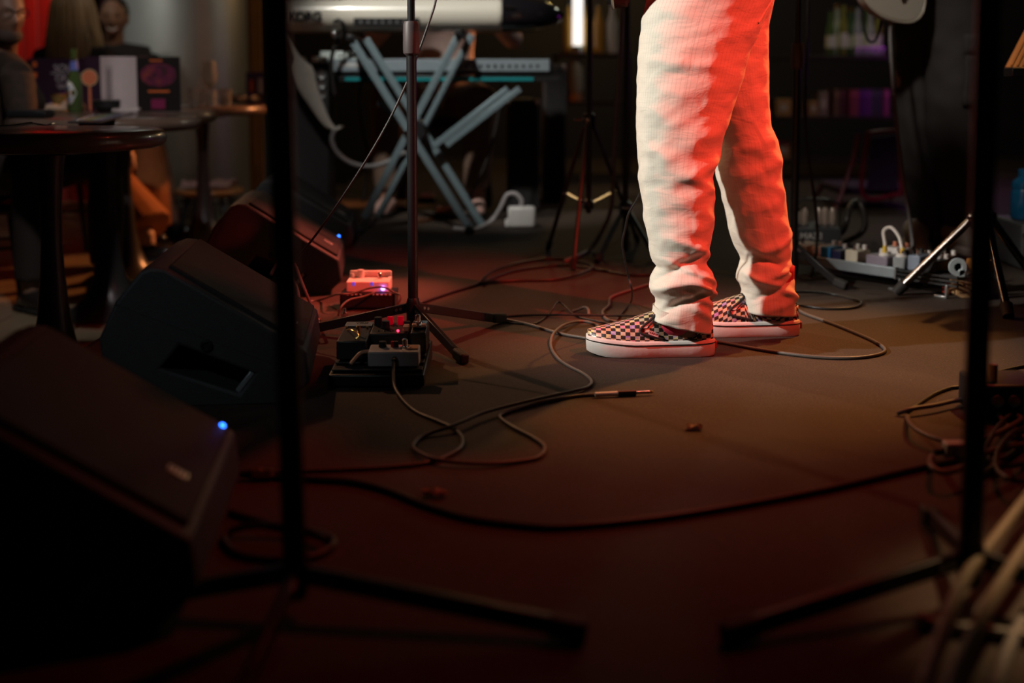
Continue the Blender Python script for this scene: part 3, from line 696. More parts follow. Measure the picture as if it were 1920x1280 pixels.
# ------------------------------------------------------------------ wedge monitors along the stage edge
M_CAB = mat('textured black cabinet', (0.030, 0.031, 0.032), 0.55, var=0.2, scale=60, bump=0.35, bscale=420)
M_GRILLE = mat('black perforated grille', (0.020, 0.018, 0.018), 0.65, 0.0, var=0.4, scale=500, bump=0.4, bscale=600, spec=0.25)
M_LED = mat('blue indicator', (0.02, 0.1, 0.9), 0.3, emit=(0.02, 0.14, 1.0), estr=9)
M_LOGO = mat('silver badge', (0.62, 0.60, 0.60), 0.35, 0.5)
WX = -0.40             # lower grille edge of the first wedge built
def wedge(label):
    x0 = WX; y0 = 2.23; D = 0.42
    t = thing('floor_monitor', label, 'monitor', (x0, y0, 0), 'wedge monitors along the stage edge')
    outer = [(-.035, 0), (.010, .040), (.003, .102), (-.262, .268), (-.283, .270), (-.305, .262), (-.352, .205), (-.384, .135), (-.372, .02), (-.355, 0)]
    hole = [(-.235, .118), (-.272, .075), (-.125, .022), (-.095, .060)]
    mb = MB(); n, h = len(outer), len(hole)
    A = [V((x0 + x, y0, z)) for x, z in outer]; Hh = [V((x0 + x, y0, z)) for x, z in hole]
    b = mb.add(A + Hh + [p + V((0, .11, 0)) for p in Hh] + [p + V((0, D, 0)) for p in A], [])
    for fc in ((2, 3, 10, 13), (3, 4, 5, 6, 10), (6, 7, 11, 10), (7, 8, 9, 11), (9, 0, 12, 11), (0, 1, 13, 12), (1, 2, 13)): mb.f.append([b + i for i in fc])
    for i in range(h): mb.f.append([b+n+i, b+n+(i+1) % h, b+n+h+(i+1) % h, b+n+h+i])
    mb.f.append([b+n+h+i for i in range(h)])
    e = b + n + 2*h
    for i in range(n): mb.f.append([b+i, b+(i+1) % n, e+(i+1) % n, e+i])
    mb.f.append([e+i for i in range(n)])
    body = mb.build('cabinet', M_CAB, t, bevel=0.012, bseg=3, smooth=30)
    g0, g1 = V((x0 + .000, 0, .104)), V((x0 - .262, 0, .2685)); dv = (g1 - g0).normalized(); nv = V((-dv.z, 0, dv.x)); nv = nv if nv.z > 0 else -nv
    gp = MB(); gp.box((g0+g1)/2 + V((0, y0 + D/2, 0)) + nv*0.002, ((g1-g0).length - .012, D - .05, .012), Matrix((dv, V((0, 1, 0)), nv)).transposed())
    gr = gp.build('grille', M_GRILLE, t, bevel=0.004)
    lg = MB(); c = g0 + dv*0.045 + nv*0.0088 + V((0, y0 + 0.14, 0)); lg.box(c, (0.028, 0.018, 0.002), Matrix((dv, V((0, 1, 0)), nv)).transposed()); lgo = lg.build('badge', M_LOGO, t, bevel=0.0006)
    for k in range(4):
        MB().box(c + dv*(0.009 - 0.006*k) + nv*0.0013, (0.0028, 0.012, 0.001), Matrix((dv, V((0, 1, 0)), nv)).transposed()).build('badge_stripe', M_BLACK, lgo, smooth=0)
    MB().ball(g0 + dv*0.018 + nv*0.008 + V((0, y0 + D - 0.035, 0)), 0.0042, 10).build('power_light', M_LED, t)
    MB().lathe([(.012, 0), (.012, .003), (.007, .004), (.007, .001)], (x0 - .185, y0 - .001, .118), 16, Matrix.Rotation(PI/2, 3, 'X')).build('pole_socket', M_PBLK, t)
    MB().tube([V((x0 - .352, y0 + .001, .2)), V((x0 - .02, y0 + .001, .06))], .0012, 5).build('cabinet_joint', M_PBLK, t)
    MB().bar(V((x0 - .10, y0 + .012, .062)), V((x0 - .13, y0 + .012, .024)), .010, .010).build('handle', M_GREY, t, bevel=.002)
    for dx in (-.33, -.06):
        for dy in (.05, .37): MB().cyl((x0 + dx, y0 + dy, -0.0), (x0 + dx, y0 + dy, .004), .012).build('rubber_foot', M_RUB, t)
    return t
w2 = wedge('black wedge monitor between the pedalboard and the nearer cafe table, handle recess in its side')
w1 = copy_tree(w2, V((-0.368, 1.295, 0)), 'black wedge monitor glowing dark red with a blue light, behind the left foreground microphone stand')
w3 = copy_tree(w2, V((-0.505, 3.38, 0)), 'black wedge monitor with a red sheen and a blue light, third along the stage edge')
w4 = copy_tree(w2, V((-0.585, 4.18, 0)), 'black wedge monitor closest to the keyboards, mostly hidden by another wedge')
for w_, a_ in ((w1, 6.5), (w2, 6.5), (w3, 6.5), (w4, 5)): w_.rotation_euler.z = math.radians(a_)
for w_ in (w2, w4):                       # switched off: no light on
    for c_ in list(w_.children):
        if c_.name.startswith('power_light'): bpy.data.objects.remove(c_)

# ------------------------------------------------------------------ microphone stands
def mic_stand(label, c, feet, hub_z, top, r=0.0105, clutch=None, bar_h=0.022, lean=(0, 0), name='microphone_stand', foot_len=0.055):
    c = V((c[0], c[1], 0)); t = thing(name, label, 'stand', c, None)
    ztop, zr = top
    def ax(z): return c + V((lean[0]*z, lean[1]*z, z))
    MB().cyl(ax(0.028), ax(clutch if clutch else ztop), r*1.15, n=20).build('lower_pole', M_PBLK, t)
    if clutch:
        MB().lathe([(r*1.25, clutch - .005), (r*1.75, clutch), (r*1.85, clutch + .01), (r*1.8, clutch + .068), (r*1.5, clutch + .075)], ax(clutch) - V((0, 0, clutch)), 20).build('clutch', mat('grip grey plastic', (0.07, 0.055, 0.055), 0.5), t)
        MB().cyl(ax(clutch), ax(ztop), r*0.85, n=16).build('upper_pole', M_PBLK, t)
    MB().lathe([(.010, .02), (.014, .024), (.016, .05), (.016, hub_z + .012), (.0135, hub_z + .022), (r*1.2, hub_z + .024)], c, 20).build('hub', M_PBLK, t)
    for f in feet:
        f = V((f[0], f[1], 0)); d = (f - c).normalized()
        a = c + d*0.012 + V((0, 0, hub_z)); e = f - d*foot_len*0.4 + V((0, 0, 0.016))
        lg = MB().bar(a, e, 0.011, bar_h).build('leg', M_PBLK, t, bevel=0.002)
        MB().bar(e - (e-a).normalized()*0.012, f + d*0.012 + V((0, 0, 0.012)), 0.022, 0.024).build('foot', M_RUB, lg, bevel=0.005)
        for k in (0.07, 0.115):
            q = lerp(a, e, k); s_ = d.cross(V((0, 0, 1)))
            MB().cyl(q - s_*0.0075, q + s_*0.0075, 0.0035, n=10).build('rivet', M_STEEL, lg)
    return t
mic_stand('slim black microphone stand with flat tripod legs beside the pedalboard', F(775, 640), [F(868, 682), F(940, 606), (-0.508, 2.84)], 0.082, (1.05, 0), clutch=0.685)
mic_stand('black microphone stand with low tripod legs standing right behind the nearest wedge monitor', (-0.252, 1.325), [(-0.485, 1.325), (0.072, 1.262), (-0.27, 1.09)], 0.05, (0.95, 0), r=0.0125, lean=(-.015, 0))
mic_stand('dark microphone stand rising from the tangle of coiled cables, foreground tripod', (0.548, 1.36), [(0.243, 1.255), (0.588, 1.615), (0.80, 1.20)], 0.055, (0.98, 0), r=0.012)
cS = F(1487, 528)
mic_stand('black microphone stand behind the performer, next to the long effects board', cS, [F(1582, 543), F(1400, 505), F(1500, 470)], 0.11, (1.15, 0), r=0.0105, clutch=0.66)

# upright tripod stands with thin braced legs behind the performer
def brace_tripod(name, label, c, feet, hub_z, low_z, top, m_leg, r=0.008, cat='stand', foot=True, pole_m=None, slide=None):
    c = V((c[0], c[1], 0)); t = thing(name, label, cat, c)
    MB().cyl(c + V((0, 0, low_z - .03)), c + V((0, 0, top)), r*1.25, n=16).build('pole', pole_m or M_PBLK, t)
    hb = MB().lathe([(r*1.4, hub_z - .03), (r*2.8, hub_z - .022), (r*2.8, hub_z + .016), (r*1.5, hub_z + .024)], c, 16).build('hub', M_PBLK, t)
    MB().cyl(c + V((r*2, 0, hub_z)), c + V((-.05, -.01, hub_z)), .004, n=8).build('wing_screw', M_CHROME, hb)
    if low_z > 0.05: MB().lathe([(r*1.3, low_z - .02), (r*2.3, low_z - .012), (r*2.3, low_z + .012), (r*1.3, low_z + .02)], c, 16).build('brace_collar', M_PBLK, t)
    for f in feet:
        f = V((f[0], f[1], 0)); d = (f - c).normalized()
        a = c + d*r*2.6 + V((0, 0, hub_z - .004)); e = f + V((0, 0, .012))
        lg = MB().cyl(a, e, r, n=12).build('leg', m_leg, t)
        dr = (e - a).normalized()
        MB().cyl(e - dr*.03, e + dr*.008, r*1.5, r*1.3, 12).build('rubber_foot', M_RUB, lg)
        MB().ball(a + V((0, 0, .002)), r*1.35, 10).build('pivot', M_CHROME, lg)
        if low_z > 0.05:
            q = lerp(a, e, 0.55); MB().bar(c + d*r*2 + V((0, 0, low_z)), q, .012, .004).build('brace', M_STEEL, lg)
            MB().ball(q, r*1.2, 10).build('brace_rivet', M_CHROME, lg)
    return t
cB = F(1103, 492)
brace_tripod('tripod_stand', 'tall tripod stand with braced legs and bright rivets behind the performer', cB, [F(1028, 470), F(1075, 508), F(1195, 455)], 0.49, 0.2, 1.3, mat('dull dark steel', (0.13, 0.125, 0.12), 0.4, 0.8), 0.0075)
cC = F(1172, 470)
brace_tripod('tripod_stand', 'plain dark tripod stand just behind the performer in cream trousers', cC, [F(1120, 495), F(1230, 490), F(1175, 445)], 0.16, 0.0, 1.25, M_PBLK, 0.0085)
# music stand on the right
cM = V((1.335, 3.30, 0))
ms = brace_tripod('music_stand', 'music stand with round chrome-edged legs and a ribbed wooden desk over the effects board', cM, [(1.121, 3.373), (1.300, 3.036), (1.56, 3.42)], 0.235, 0.0, 0.58, mat('dark chrome tube', (0.16, 0.15, 0.14), 0.2, 1.0), 0.0115, 'music stand')
m_desk = mat('orange stained wood', (0.42, 0.17, 0.06), 0.5, var=0.25, scale=14)
dk = [P(1884, 126, 3.3), P(1925, 48, 3.42), P(2130, 48, 3.42), P(2130, 126, 3.3)]
nrm_ = (dk[1]-dk[0]).cross(dk[2]-dk[0]).normalized()
MB().prism(dk, nrm_*0.008).build('desk', m_desk, ms, bevel=0.002)
for k in range(1, 22):
    a = lerp(dk[0], dk[3], k/22); b = lerp(dk[1], dk[2], k/22)
    MB().tube([lerp(a, b, .02) - nrm_*0.002, lerp(a, b, .98) - nrm_*0.002], 0.0028, 6).build('rib', m_desk, ms)
MB().box((dk[0]+dk[3])/2 + V((0, -0.02, -0.014)), ((dk[3]-dk[0]).length, 0.06, 0.026)).build('ledge', M_PBLK, ms, bevel=0.003)
MB().box((dk[0]+dk[3])/2 + V((-0.07, 0.03, 0.0)), (0.05, 0.05, 0.05)).build('bracket', M_PBLK, ms, bevel=0.004)

# ------------------------------------------------------------------ the pedalboard beside the microphone stand
bx0, bx1, by0, by1 = -0.372, -0.178, 2.335, 2.585
brd = thing('pedalboard', 'small black pedalboard crowded with effects beside the microphone stand', 'pedalboard', ((bx0+bx1)/2, (by0+by1)/2, 0))
MB().prism([V((bx0, by0, 0.004)), V((bx0, by0, 0.028)), V((bx0, by1, 0.044)), V((bx0, by1, 0.004))], (bx1-bx0, 0, 0)).build('frame', M_PBLK, brd, bevel=0.003)
for k in range(5):
    y = by0 + 0.03 + k*0.048; MB().box(((bx0+bx1)/2, y, 0.030 + (y-by0)*0.064 + 0.002), (bx1-bx0-.01, 0.03, 0.004)).build('rail', M_BLACK, brd, bevel=0.001)
def zb(y): return 0.0345 + (y - by0)*0.064
def pedal(label, x, y, w_, d_, h_, m, z=None, group='effects on the small pedalboard'):
    z = zb(y) if z is None else z
    t = thing('effects_pedal', label, 'pedal', (x, y, z), group)
    MB().prism([V((x - w_/2, y - d_/2, z)), V((x - w_/2, y - d_/2, z + h_*.86)), V((x - w_/2, y + d_/2, z + h_)), V((x - w_/2, y + d_/2, z))], (w_, 0, 0)).build('case', m, t, bevel=0.003)
    return t, z
M_RKNOB = mat('translucent red knob', (0.7, 0.01, 0.03), 0.25, trans=0.4, emit=(1, 0.0, 0.03), estr=0.12)
def knob(t, x, y, z, r, h, m): MB().lathe([(r*1.05, z), (r, z + h*.3), (r*.92, z + h), (r*.5, z + h*1.02)], (x, y, 0), 14).build('knob', m, t)
def switch(t, x, y, z, r=0.006):
    MB().lathe([(r*1.6, z), (r*1.6, z+.003), (r, z+.004), (r, z+.016), (r*.6, z+.018)], (x, y, 0), 14).build('footswitch', M_CHROME, t)
# left: rocker with silver plate and three pins
t, z = pedal('black pedal with a silver top plate and three gold pins, left on the small board', -0.334, 2.475, 0.062, 0.15, 0.046, M_BLACK)
pl = MB().box((-0.334, 2.53, z + 0.048), (0.058, 0.035, 0.002), (0.04, 0, 0)).build('plate', M_STEEL, t, bevel=0.0005)
text('VOX', 0.013, frame((-0.328, 2.535, z + 0.0495), (1, 0, 0), (0, 1, 0.04)), M_PBLK, pl)
for k in range(3):
    MB().ball((-0.357 + k*0.022, 2.502, z + 0.047), 0.0032, 8).build('pin', M_BRASS, t)
MB().tube(cr([V((-0.355, 2.49, z+.044)), V((-0.34, 2.45, z+.052)), V((-0.322, 2.43, z+.046)), V((-0.325, 2.40, z+.044))], 5), 0.0016, 6).build('wire', M_BRASS, t)
MB().cyl((-0.323, 2.44, z+.042), (-0.323, 2.44, z+.064), 0.0036, n=10).build('gold_post', M_BRASS, t)
# middle: black box with red knobs
t, z = pedal('black pedal with two glowing red knobs in the middle of the small board', -0.262, 2.50, 0.082, 0.085, 0.048, M_BLACK)
for (x, y, m, r, h) in ((-0.266, 2.53, M_RKNOB, .0072, .017), (-0.243, 2.53, M_RKNOB, .0078, .018), (-0.291, 2.52, M_BLACK, .009, .018), (-0.272, 2.495, M_BLACK, .0085, .015), (-0.229, 2.525, M_BLACK, .008, .008)): knob(t, x, y, z + .046, r, h, m)
MB().ball((-0.243, 2.466, z + .0455), .003, 8).build('indicator', mat('red indicator', (0.8, 0.02, 0.05), 0.3, emit=(1, 0.02, 0.06), estr=6), t)
for k in range(4): MB().ball((-0.285 + 0.013*k, 2.472, z + .044), .0022, 8).build('screw', M_CHROME, t)
for k in range(2): MB().box((-0.2265, 2.47 + k*.016, z + .050), (.012, .011, .010)).build('jack_plug', mat('copper plug', (0.75, 0.42, 0.28), 0.35, 0.6), t, bevel=.001)
# right: tall black box with a chrome switch
t, z = pedal('tall narrow black pedal with a chrome footswitch under the stand hub', -0.199, 2.50, 0.034, 0.10, 0.052, M_PBLK)
MB().box((-0.199, 2.50, z + .0525), (.032, .05, .005)).build('top_plate', M_CHROME, t, bevel=.001); switch(t, -0.204, 2.51, z + .054, .006)
for k in range(2): MB().box((-0.209 + .02*k, 2.475, z + .056), (.009, .012, .006)).build('jack_plug', mat('copper plug', (0.75, 0.42, 0.28)), t, bevel=.001)
# front: pale grey box lying along the front edge
t, z = pedal('pale grey slim pedal lying along the front rail of the small board', -0.243, 2.387, 0.104, 0.05, 0.036, mat('pale grey enamel', (0.42, 0.38, 0.37), 0.45))
for (x, m, r) in ((-0.268, M_BLACK, .008), (-0.247, mat('red button', (0.5, 0.02, 0.02), 0.4), .004), (-0.24, M_BLACK, .005)): knob(t, x, 2.395, z + .034, r, .012, m)
switch(t, -0.222, 2.395, z + .033, .0065); MB().box((-0.205, 2.392, z + .0345), (.022, .03, .002)).build('plate', mat('copper plug', (0.75, 0.42, 0.28)), t)
MB().lathe([(.006, 0), (.006, .006), (.004, .012)], (-0.24, 2.362, z + .016), 12, Matrix.Rotation(PI/2, 3, 'X')).build('jack_socket', M_RUB, t)
GREYZ = z
cable('patch_cable', 'copper-coloured patch lead bent between two pedals on the small board', [V((-0.296, 2.39, z + .026)), V((-0.312, 2.385, z + .024)), V((-0.325, 2.37, z + .012)), V((-0.33, 2.362, z + .006))], 0.0042, mat('copper cable', (0.55, 0.30, 0.20), 0.4))

# rear: white pedal glowing pink on top of a flat black unit
fb = thing('power_supply', 'flat black power unit lying behind the microphone stand', 'power supply', (-0.393, 3.20, 0))
MB().box((-0.393, 3.20, 0.024), (0.150, 0.10, 0.042)).build('case', M_PBLK, fb, bevel=0.003)
MB().box((-0.393, 3.1495, 0.024), (0.14, 0.002, 0.03)).build('front_plate', M_BLACK, fb)
for k in range(11):
    if k == 4: continue
    MB().box((-0.446 + k*0.0115, 3.149, 0.0425), (0.006, 0.004, 0.003)).build('label_block', mat('pale lettering', (0.6, 0.5, 0.45), 0.5), fb, smooth=0)
for sx in (-1, 1):
    MB().box((-0.393 + sx*.06, 3.20, 0.0015), (0.02, 0.08, 0.003)).build('foot', M_RUB, fb)
t, z = pedal('white pedal glowing pink with a violet light, on the flat black power unit', -0.394, 3.205, 0.118, 0.075, 0.034, mat('white enamel', (0.85, 0.80, 0.76), 0.35), z=0.045)
MB().box((-0.394, 3.240, z + .040), (0.116, 0.014, 0.018)).build('raised_back', mat('white enamel', (0.85, 0.80, 0.76)), t, bevel=.004)
for dx, h in ((-.05, .012), (-.025, .022)): knob(t, -0.394 + dx, 3.222, z + .032, .009 if h > .02 else .006, h, M_WHITE)
switch(t, -0.365, 3.205, z + .031, .005); MB().ball((-0.352, 3.1665, z + .012), .006, 10).build('indicator', mat('violet indicator', (0.4, 0.2, 0.9), 0.3, emit=(0.45, 0.22, 1), estr=7), t)
for dx in (-.038, .012): MB().box((-0.394 + dx, 3.168, z + .024), (.006, .003, .010)).build('blue_mark', mat('blue mark', (0.08, 0.08, 0.8), 0.4, emit=(0.1, 0.1, 1), estr=0.6), t)
MB().box((-0.394, 3.224, z + .0325), (.10, .005, .004)).build('slot', M_PBLK, t)
# little plugs and connectors on the floor beside the monitors
for (u, v, h, m, nm, lb) in ((592, 606, .03, M_WHITE, 'plug', 'pale plastic plug lying behind the wedge monitor badge'), (646, 600, .032, M_CHROME, 'jack_plug', 'shiny upright jack plug behind the stand leg')):
    p = F(u, v); t = thing(nm, lb, 'plug', p)
    MB().lathe([(.009, 0), (.010, .003), (.010, h*.6), (.006, h*.7), (.005, h)], p, 14).build('shell', m, t); MB().lathe([(.011, .006), (.011, .010)], p, 14).build('ring', M_STEEL, t)
# ------------------------------------------------------------------ keyboards on the X stand
KY = 5.0
xs = thing('keyboard_stand', 'double-braced grey X-shaped keyboard stand', 'stand', (-0.40, KY, 0))
M_XT = mat('grey stand enamel', (0.17, 0.23, 0.255), 0.4, 0.3)
piv = P(782, 242, KY)
for dy in (0.0, 0.11):
    a0, a1 = P(668, 74, KY), P(884, 420, KY); b0, b1 = P(864, 66, KY), P(690, 402, KY)
    dd = V((0.05 if dy else 0, dy - 0.17, 0))
    MB().bar(a0 + dd, a1 + dd, 0.03, 0.03, (0, 1, 0)).build('cross_tube', M_XT, xs, bevel=0.004)
    MB().bar(b0 + dd + V((0, 0.03, 0)), b1 + dd + V((0, 0.03, 0)), 0.03, 0.03, (0, 1, 0)).build('cross_tube', M_XT, xs, bevel=0.004)
    c0, c1 = P(953, 166, KY), P(815, 272, KY)
    MB().bar(c0 + dd + V((0.0, 0.04, 0)), c1 + dd + V((0, .04, 0)), 0.028, 0.028, (0, 1, 0)).build('tier_arm', M_XT, xs, bevel=0.004)
    d0, d1 = P(690, 190, KY), P(770, 260, KY)
    if dy: MB().bar(d0 + dd + V((0.0, 0.04, 0)), d1 + dd + V((0, .04, 0)), 0.028, 0.028, (0, 1, 0)).build('tier_arm', M_XT, xs, bevel=0.004)
MB().cyl(piv + V((0, -.16, 0)), piv + V((0, .0, 0)), 0.045, n=24).build('pivot_disc', M_PBLK, xs)
MB().cyl(piv + V((-.025, -.22, -.01)), piv + V((-.025, -.185, -.01)), 0.014, n=14).build('lock_knob', M_CHROME, xs)
for u, v in ((668, 78), (864, 70)):
    p = P(u, v, KY); MB().bar(p + V((0, -.2, .01)), p + V((0, .30, .01)), .035, .025).build('support_arm', M_PBLK, xs, bevel=.004)
for u in (884, 690):
    p = P(u, 412, KY); MB().bar(V((p.x, KY - .28, .014)), V((p.x, KY + .14, .014)), .03, .026).build('floor_bar', M_PBLK, xs, bevel=.004)
    for dy in (-.28, .14): MB().ball((p.x, KY + dy, .016), .019, 12).build('end_cap', M_RUB, xs)
# upper keyboard: cream rounded back, black glossy cheek
k0, k1 = P(514, 56, KY - .06), P(944, 56, KY - .06); zt = k0.z; kx0, kx1 = k0.x, k1.x
kb = thing('stage_piano', 'cream stage piano with a rounded back and a glossy black end on the X stand', 'keyboard', ((kx0+kx1)/2, KY + .1, zt))
def capsule(xa, xb, r0=True):
    poly = []
    for a in [PI*1.5 - i*PI/12 for i in range(13)]: poly.append((KY - .03 + .065*math.cos(a), zt + .066 + .066*math.sin(a)))
    poly += [(KY + .27, zt + .12), (KY + .27, zt)]
    return [V((xa, y, z)) for y, z in poly], V((xb - xa, 0, 0))
body = MB().prism(*capsule(kx0, kx1)).build('case', M_CREAM, kb, bevel=0.022, bseg=4, smooth=50)
ex = P(1062, 40, KY - .03).x
pts = []; 
ck = MB()
n_ = 14; rings = []
for i in range(9):
    f = i/8; sc_ = math.sqrt(max(0.02, 1 - f**2.6)); cxk = kx1 - .006 + f*(ex - kx1)
    rr, _ = capsule(0, 1); cen = V((0, KY + .09, zt + .066))
    rings.append([V((cxk, 0, 0)) + V((0, cen.y + (p.y - cen.y)*sc_*1.02, cen.z + (p.z - cen.z)*sc_*1.02)) for p in rr])
ck.ringed(rings); ck.build('end_cheek', mat('glossy black lacquer', (0.01, 0.009, 0.011), 0.12, coat=0.6), kb, smooth=60)
for k in range(36):
    x = lerp(kx0 + .06, kx1 - .01, (k + .5)/36); MB().box((x, KY + .345, zt + .05), ((kx1 - kx0 - .07)/36 - .001, .15, .02)).build('white_key', M_WHITE, kb, smooth=0)
    if k % 7 not in (2, 6): MB().box((x + .012, KY + .32, zt + .066), (.012, .095, .014)).build('black_key', M_PBLK, kb, smooth=0)
MB().box(((kx0+kx1)/2, KY + .345, zt + .022), (kx1-kx0-.03, .15, .035)).build('key_bed', M_CREAM, kb, bevel=.004)
q0, q1 = P(672, 33, KY - .1), P(768, 50, KY - .1)
pp = MB().box(((q0.x+q1.x)/2 + .01, KY - .094, (q0.z+q1.z)/2), (q1.x-q0.x+.06, .012, .034), (0.0, 0, 0)).build('socket_panel', M_PBLK, kb, bevel=.001)
for k in range(7): MB().cyl((q0.x + .01 + k*.03, KY - .103, (q0.z+q1.z)/2), (q0.x + .01 + k*.03, KY - .099, (q0.z+q1.z)/2), .006, n=12).build('socket', M_STEEL, pp)
kc = P(571, 32, KY - .1)
text('KORG', .050, frame(V((kc.x, KY - .0972, kc.z)), (1, 0, 0), (0, 0, 1)), mat('black print', (0.012, 0.012, 0.012), 0.5), kb, ext=.002, bold=.0025)
MB().box((P(620, 4, KY).x, KY - .06, P(620, 3, KY - .06).z), (.12, .02, .012), (0.7, 0, 0)).build('vent', M_PBLK, kb)
MB().box((P(955, 20, KY).x, KY - .105, P(955, 14, KY - .06).z), (.05, .004, .008)).build('badge', M_CHROME, kb)
u1 = P(636, 46, KY - .12)
cable('power_lead', 'black plugs and lead under the cream stage piano', [u1 + V((-.02, .02, .012)), u1 + V((0.0, -.01, .016)), u1 + V((.018, 0, 0)), u1 + V((.01, .03, -.03)), u1 + V((-.04, .04, -.14)), u1 + V((-.03, .06, -.3))], .009)
bk = thing('lever_knob', 'small bright silver knob hanging under the cream stage piano', 'knob', u1 + V((-.02, 0, -.055)))
MB().ball(u1 + V((-.02, 0, -.04)), .015, 14).build('ball', M_CHROME, bk); MB().cyl(u1 + V((-.02, .0, -.035)), u1 + V((-.02, .04, -.01)), .004).build('stem', M_STEEL, bk)
# lower synthesizer
s0, s1 = P(618, 140, KY - .02), P(1036, 140, KY - .02); sz = s0.z
sy = thing('synthesizer', 'low grey synthesizer with a pale back panel on the lower tier', 'keyboard', ((s0.x+s1.x)/2, KY + .12, sz))
MB().box(((s0.x+s1.x)/2, KY + .15, sz + .028), (s1.x-s0.x, .30, .062)).build('case', M_PBLK, sy, bevel=.008)
bp_ = MB().box(((s0.x+s1.x)/2 - .005, KY - .003, sz + .040), (s1.x-s0.x-.015, .008, .052)).build('back_panel', mat('pale grey panel', (0.24, 0.29, 0.32), 0.4, 0.2), sy, bevel=.002)
for k in range(12): MB().cyl((s0.x + .55 + k*.03, KY - .010, sz + .036), (s0.x + .55 + k*.03, KY - .006, sz + .036), .007, n=12).build('socket', M_PBLK, bp_)
for k in range(8): MB().box((s0.x + .04 + k*.018, KY - .008, sz + .042), (.009, .003, .016)).build('marking', M_WHITE, bp_, smooth=0)
for k in range(30): MB().box((lerp(s0.x+.02, s1.x-.02, (k+.5)/30), KY + .355, sz + .035), (.028, .12, .016)).build('white_key', M_WHITE, sy, smooth=0)
g0, g1 = P(648, 148, KY), P(1000, 148, KY)
shf = thing('tier_shelf', 'black tier shelf with a teal edge under the grey synthesizer', 'shelf', ((g0.x+g1.x)/2, KY + .1, g0.z - .004))
MB().box(((s0.x+s1.x)/2 + .02, KY + .14, sz - .018), (s1.x-s0.x+.04, .30, .026)).build('board', M_PBLK, shf, bevel=.003)
MB().box(((g0.x+g1.x)/2, KY - .018, sz - .018), (g1.x-g0.x, .008, .014)).build('edge_strip', mat('teal edge', (0.01, 0.22, 0.24), 0.35), shf)
mxp = P(637, 98, KY)
mx_ = thing('mixer', 'small pale mixer sitting on the grey synthesizer', 'mixer', (mxp.x, KY + .06, sz + .059))
MB().prism([V((mxp.x - .085, KY + .01, sz + .060)), V((mxp.x - .085, KY + .01, sz + .10)), V((mxp.x - .085, KY + .15, sz + .085)), V((mxp.x - .085, KY + .15, sz + .060))], (.17, 0, 0)).build('case', mat('pale mint enamel', (0.70, 0.80, 0.76), 0.35), mx_, bevel=.004)
for k in range(5): knob(mx_, mxp.x - .06 + k*.03, KY + .06, sz + .095, .008, .014, M_PBLK)
for k in range(4): MB().cyl((mxp.x + .0 + k*.02, KY + .006, sz + .08), (mxp.x + k*.02, KY + .010, sz + .08), .005, n=10).build('socket', M_PBLK, mx_)
for i, du in enumerate((566, 590, 607)):
    q = P(du, 112, KY - .02); kk = thing('control_knob', 'round silver knob on the case beside the mixer', 'knob', (q.x, KY, q.z - .012), 'silver knobs beside the mixer')
    MB().lathe([(.018, q.z - .012), (.018, q.z + .008), (.012, q.z + .014)], (q.x, KY, 0), 16).build('cap', M_CHROME, kk); MB().lathe([(.021, q.z - .012), (.021, q.z - .008)], (q.x, KY, 0), 16).build('skirt', M_PBLK, kk)
q = P(592, 150, KY)
rk = thing('rack_unit', 'dark upright rack unit with round sockets at the end of the synthesizer', 'rack', (q.x - .005, KY + .1, 0))
MB().box((q.x - .03, KY + .12, (P(0, 118, KY).z)/2), (.16, .2, P(0, 118, KY).z - .004)).build('case', M_CAB, rk, bevel=.006)
for k in range(3):
    for j in range(2): MB().lathe([(.017, 0), (.017, .006), (.010, .004)], (q.x - .015 + j*.04, KY + .02, P(0, 140 + k*18, KY).z), 14, Matrix.Rotation(PI/2, 3, 'X')).build('socket', M_STEEL, rk)
# pale strap hanging off the end, and its thin top
st = [P(534, 66, 4.9), P(548, 92, 4.9), P(562, 118, 4.9), P(575, 160, 4.9), P(592, 195, 4.9), P(612, 230, 4.9), P(628, 243, 4.9), P(640, 236, 4.9)]
cable('padded_strap', 'pale padded strap hanging beside the keyboards', st, None, mat('pale strap canvas', (0.42, 0.38, 0.33), 0.8), 4) if False else None
mb = MB(); pts = cr(st, 5); m_ = len(pts); rings = []
for i, p in enumerate(pts):
    f = i/(m_-1); w_ = table_lookup([(0, .006), (.25, .018), (.32, .05), (.45, .042), (.65, .026), (.85, .018), (1, .012)], f)[0]
    rings.append([p + V((w_*math.cos(a), .010*math.sin(a), 0)) for a in [2*PI*j/12 for j in range(12)]])
mb.ringed(rings); mb.build('padded_strap', mat('pale strap canvas', (0.40, 0.37, 0.32), 0.8), label='pale padded strap hanging beside the keyboards', cat='strap', smooth=60)
cable('keyboard_cable', 'grey cable looping below the pale strap by the keyboards', [P(628, 243, 4.9), P(622, 262, 4.9), P(632, 285, 4.9), P(655, 304, 4.9), P(690, 312, 4.9), P(725, 304, 4.92), P(760, 285, 4.95)], .010, mat('grey cable', (0.20, 0.19, 0.19), 0.5))
for i, (pts, lb) in enumerate((([P(940, 150, 5.1), P(938, 190, 5.1), P(925, 260, 5.1), P(905, 320, 5.1), P(880, 370, 5.1)], 'thin dark cable hanging from the right end of the synthesizer'), ([P(680, 60, 5.42), P(682, 120, 5.42), P(672, 200, 5.42), P(690, 300, 5.42), P(680, 380, 5.42)], 'thin dark cable dropping behind the X stand'))):
    cable('hanging_cable', lb, pts, .006)
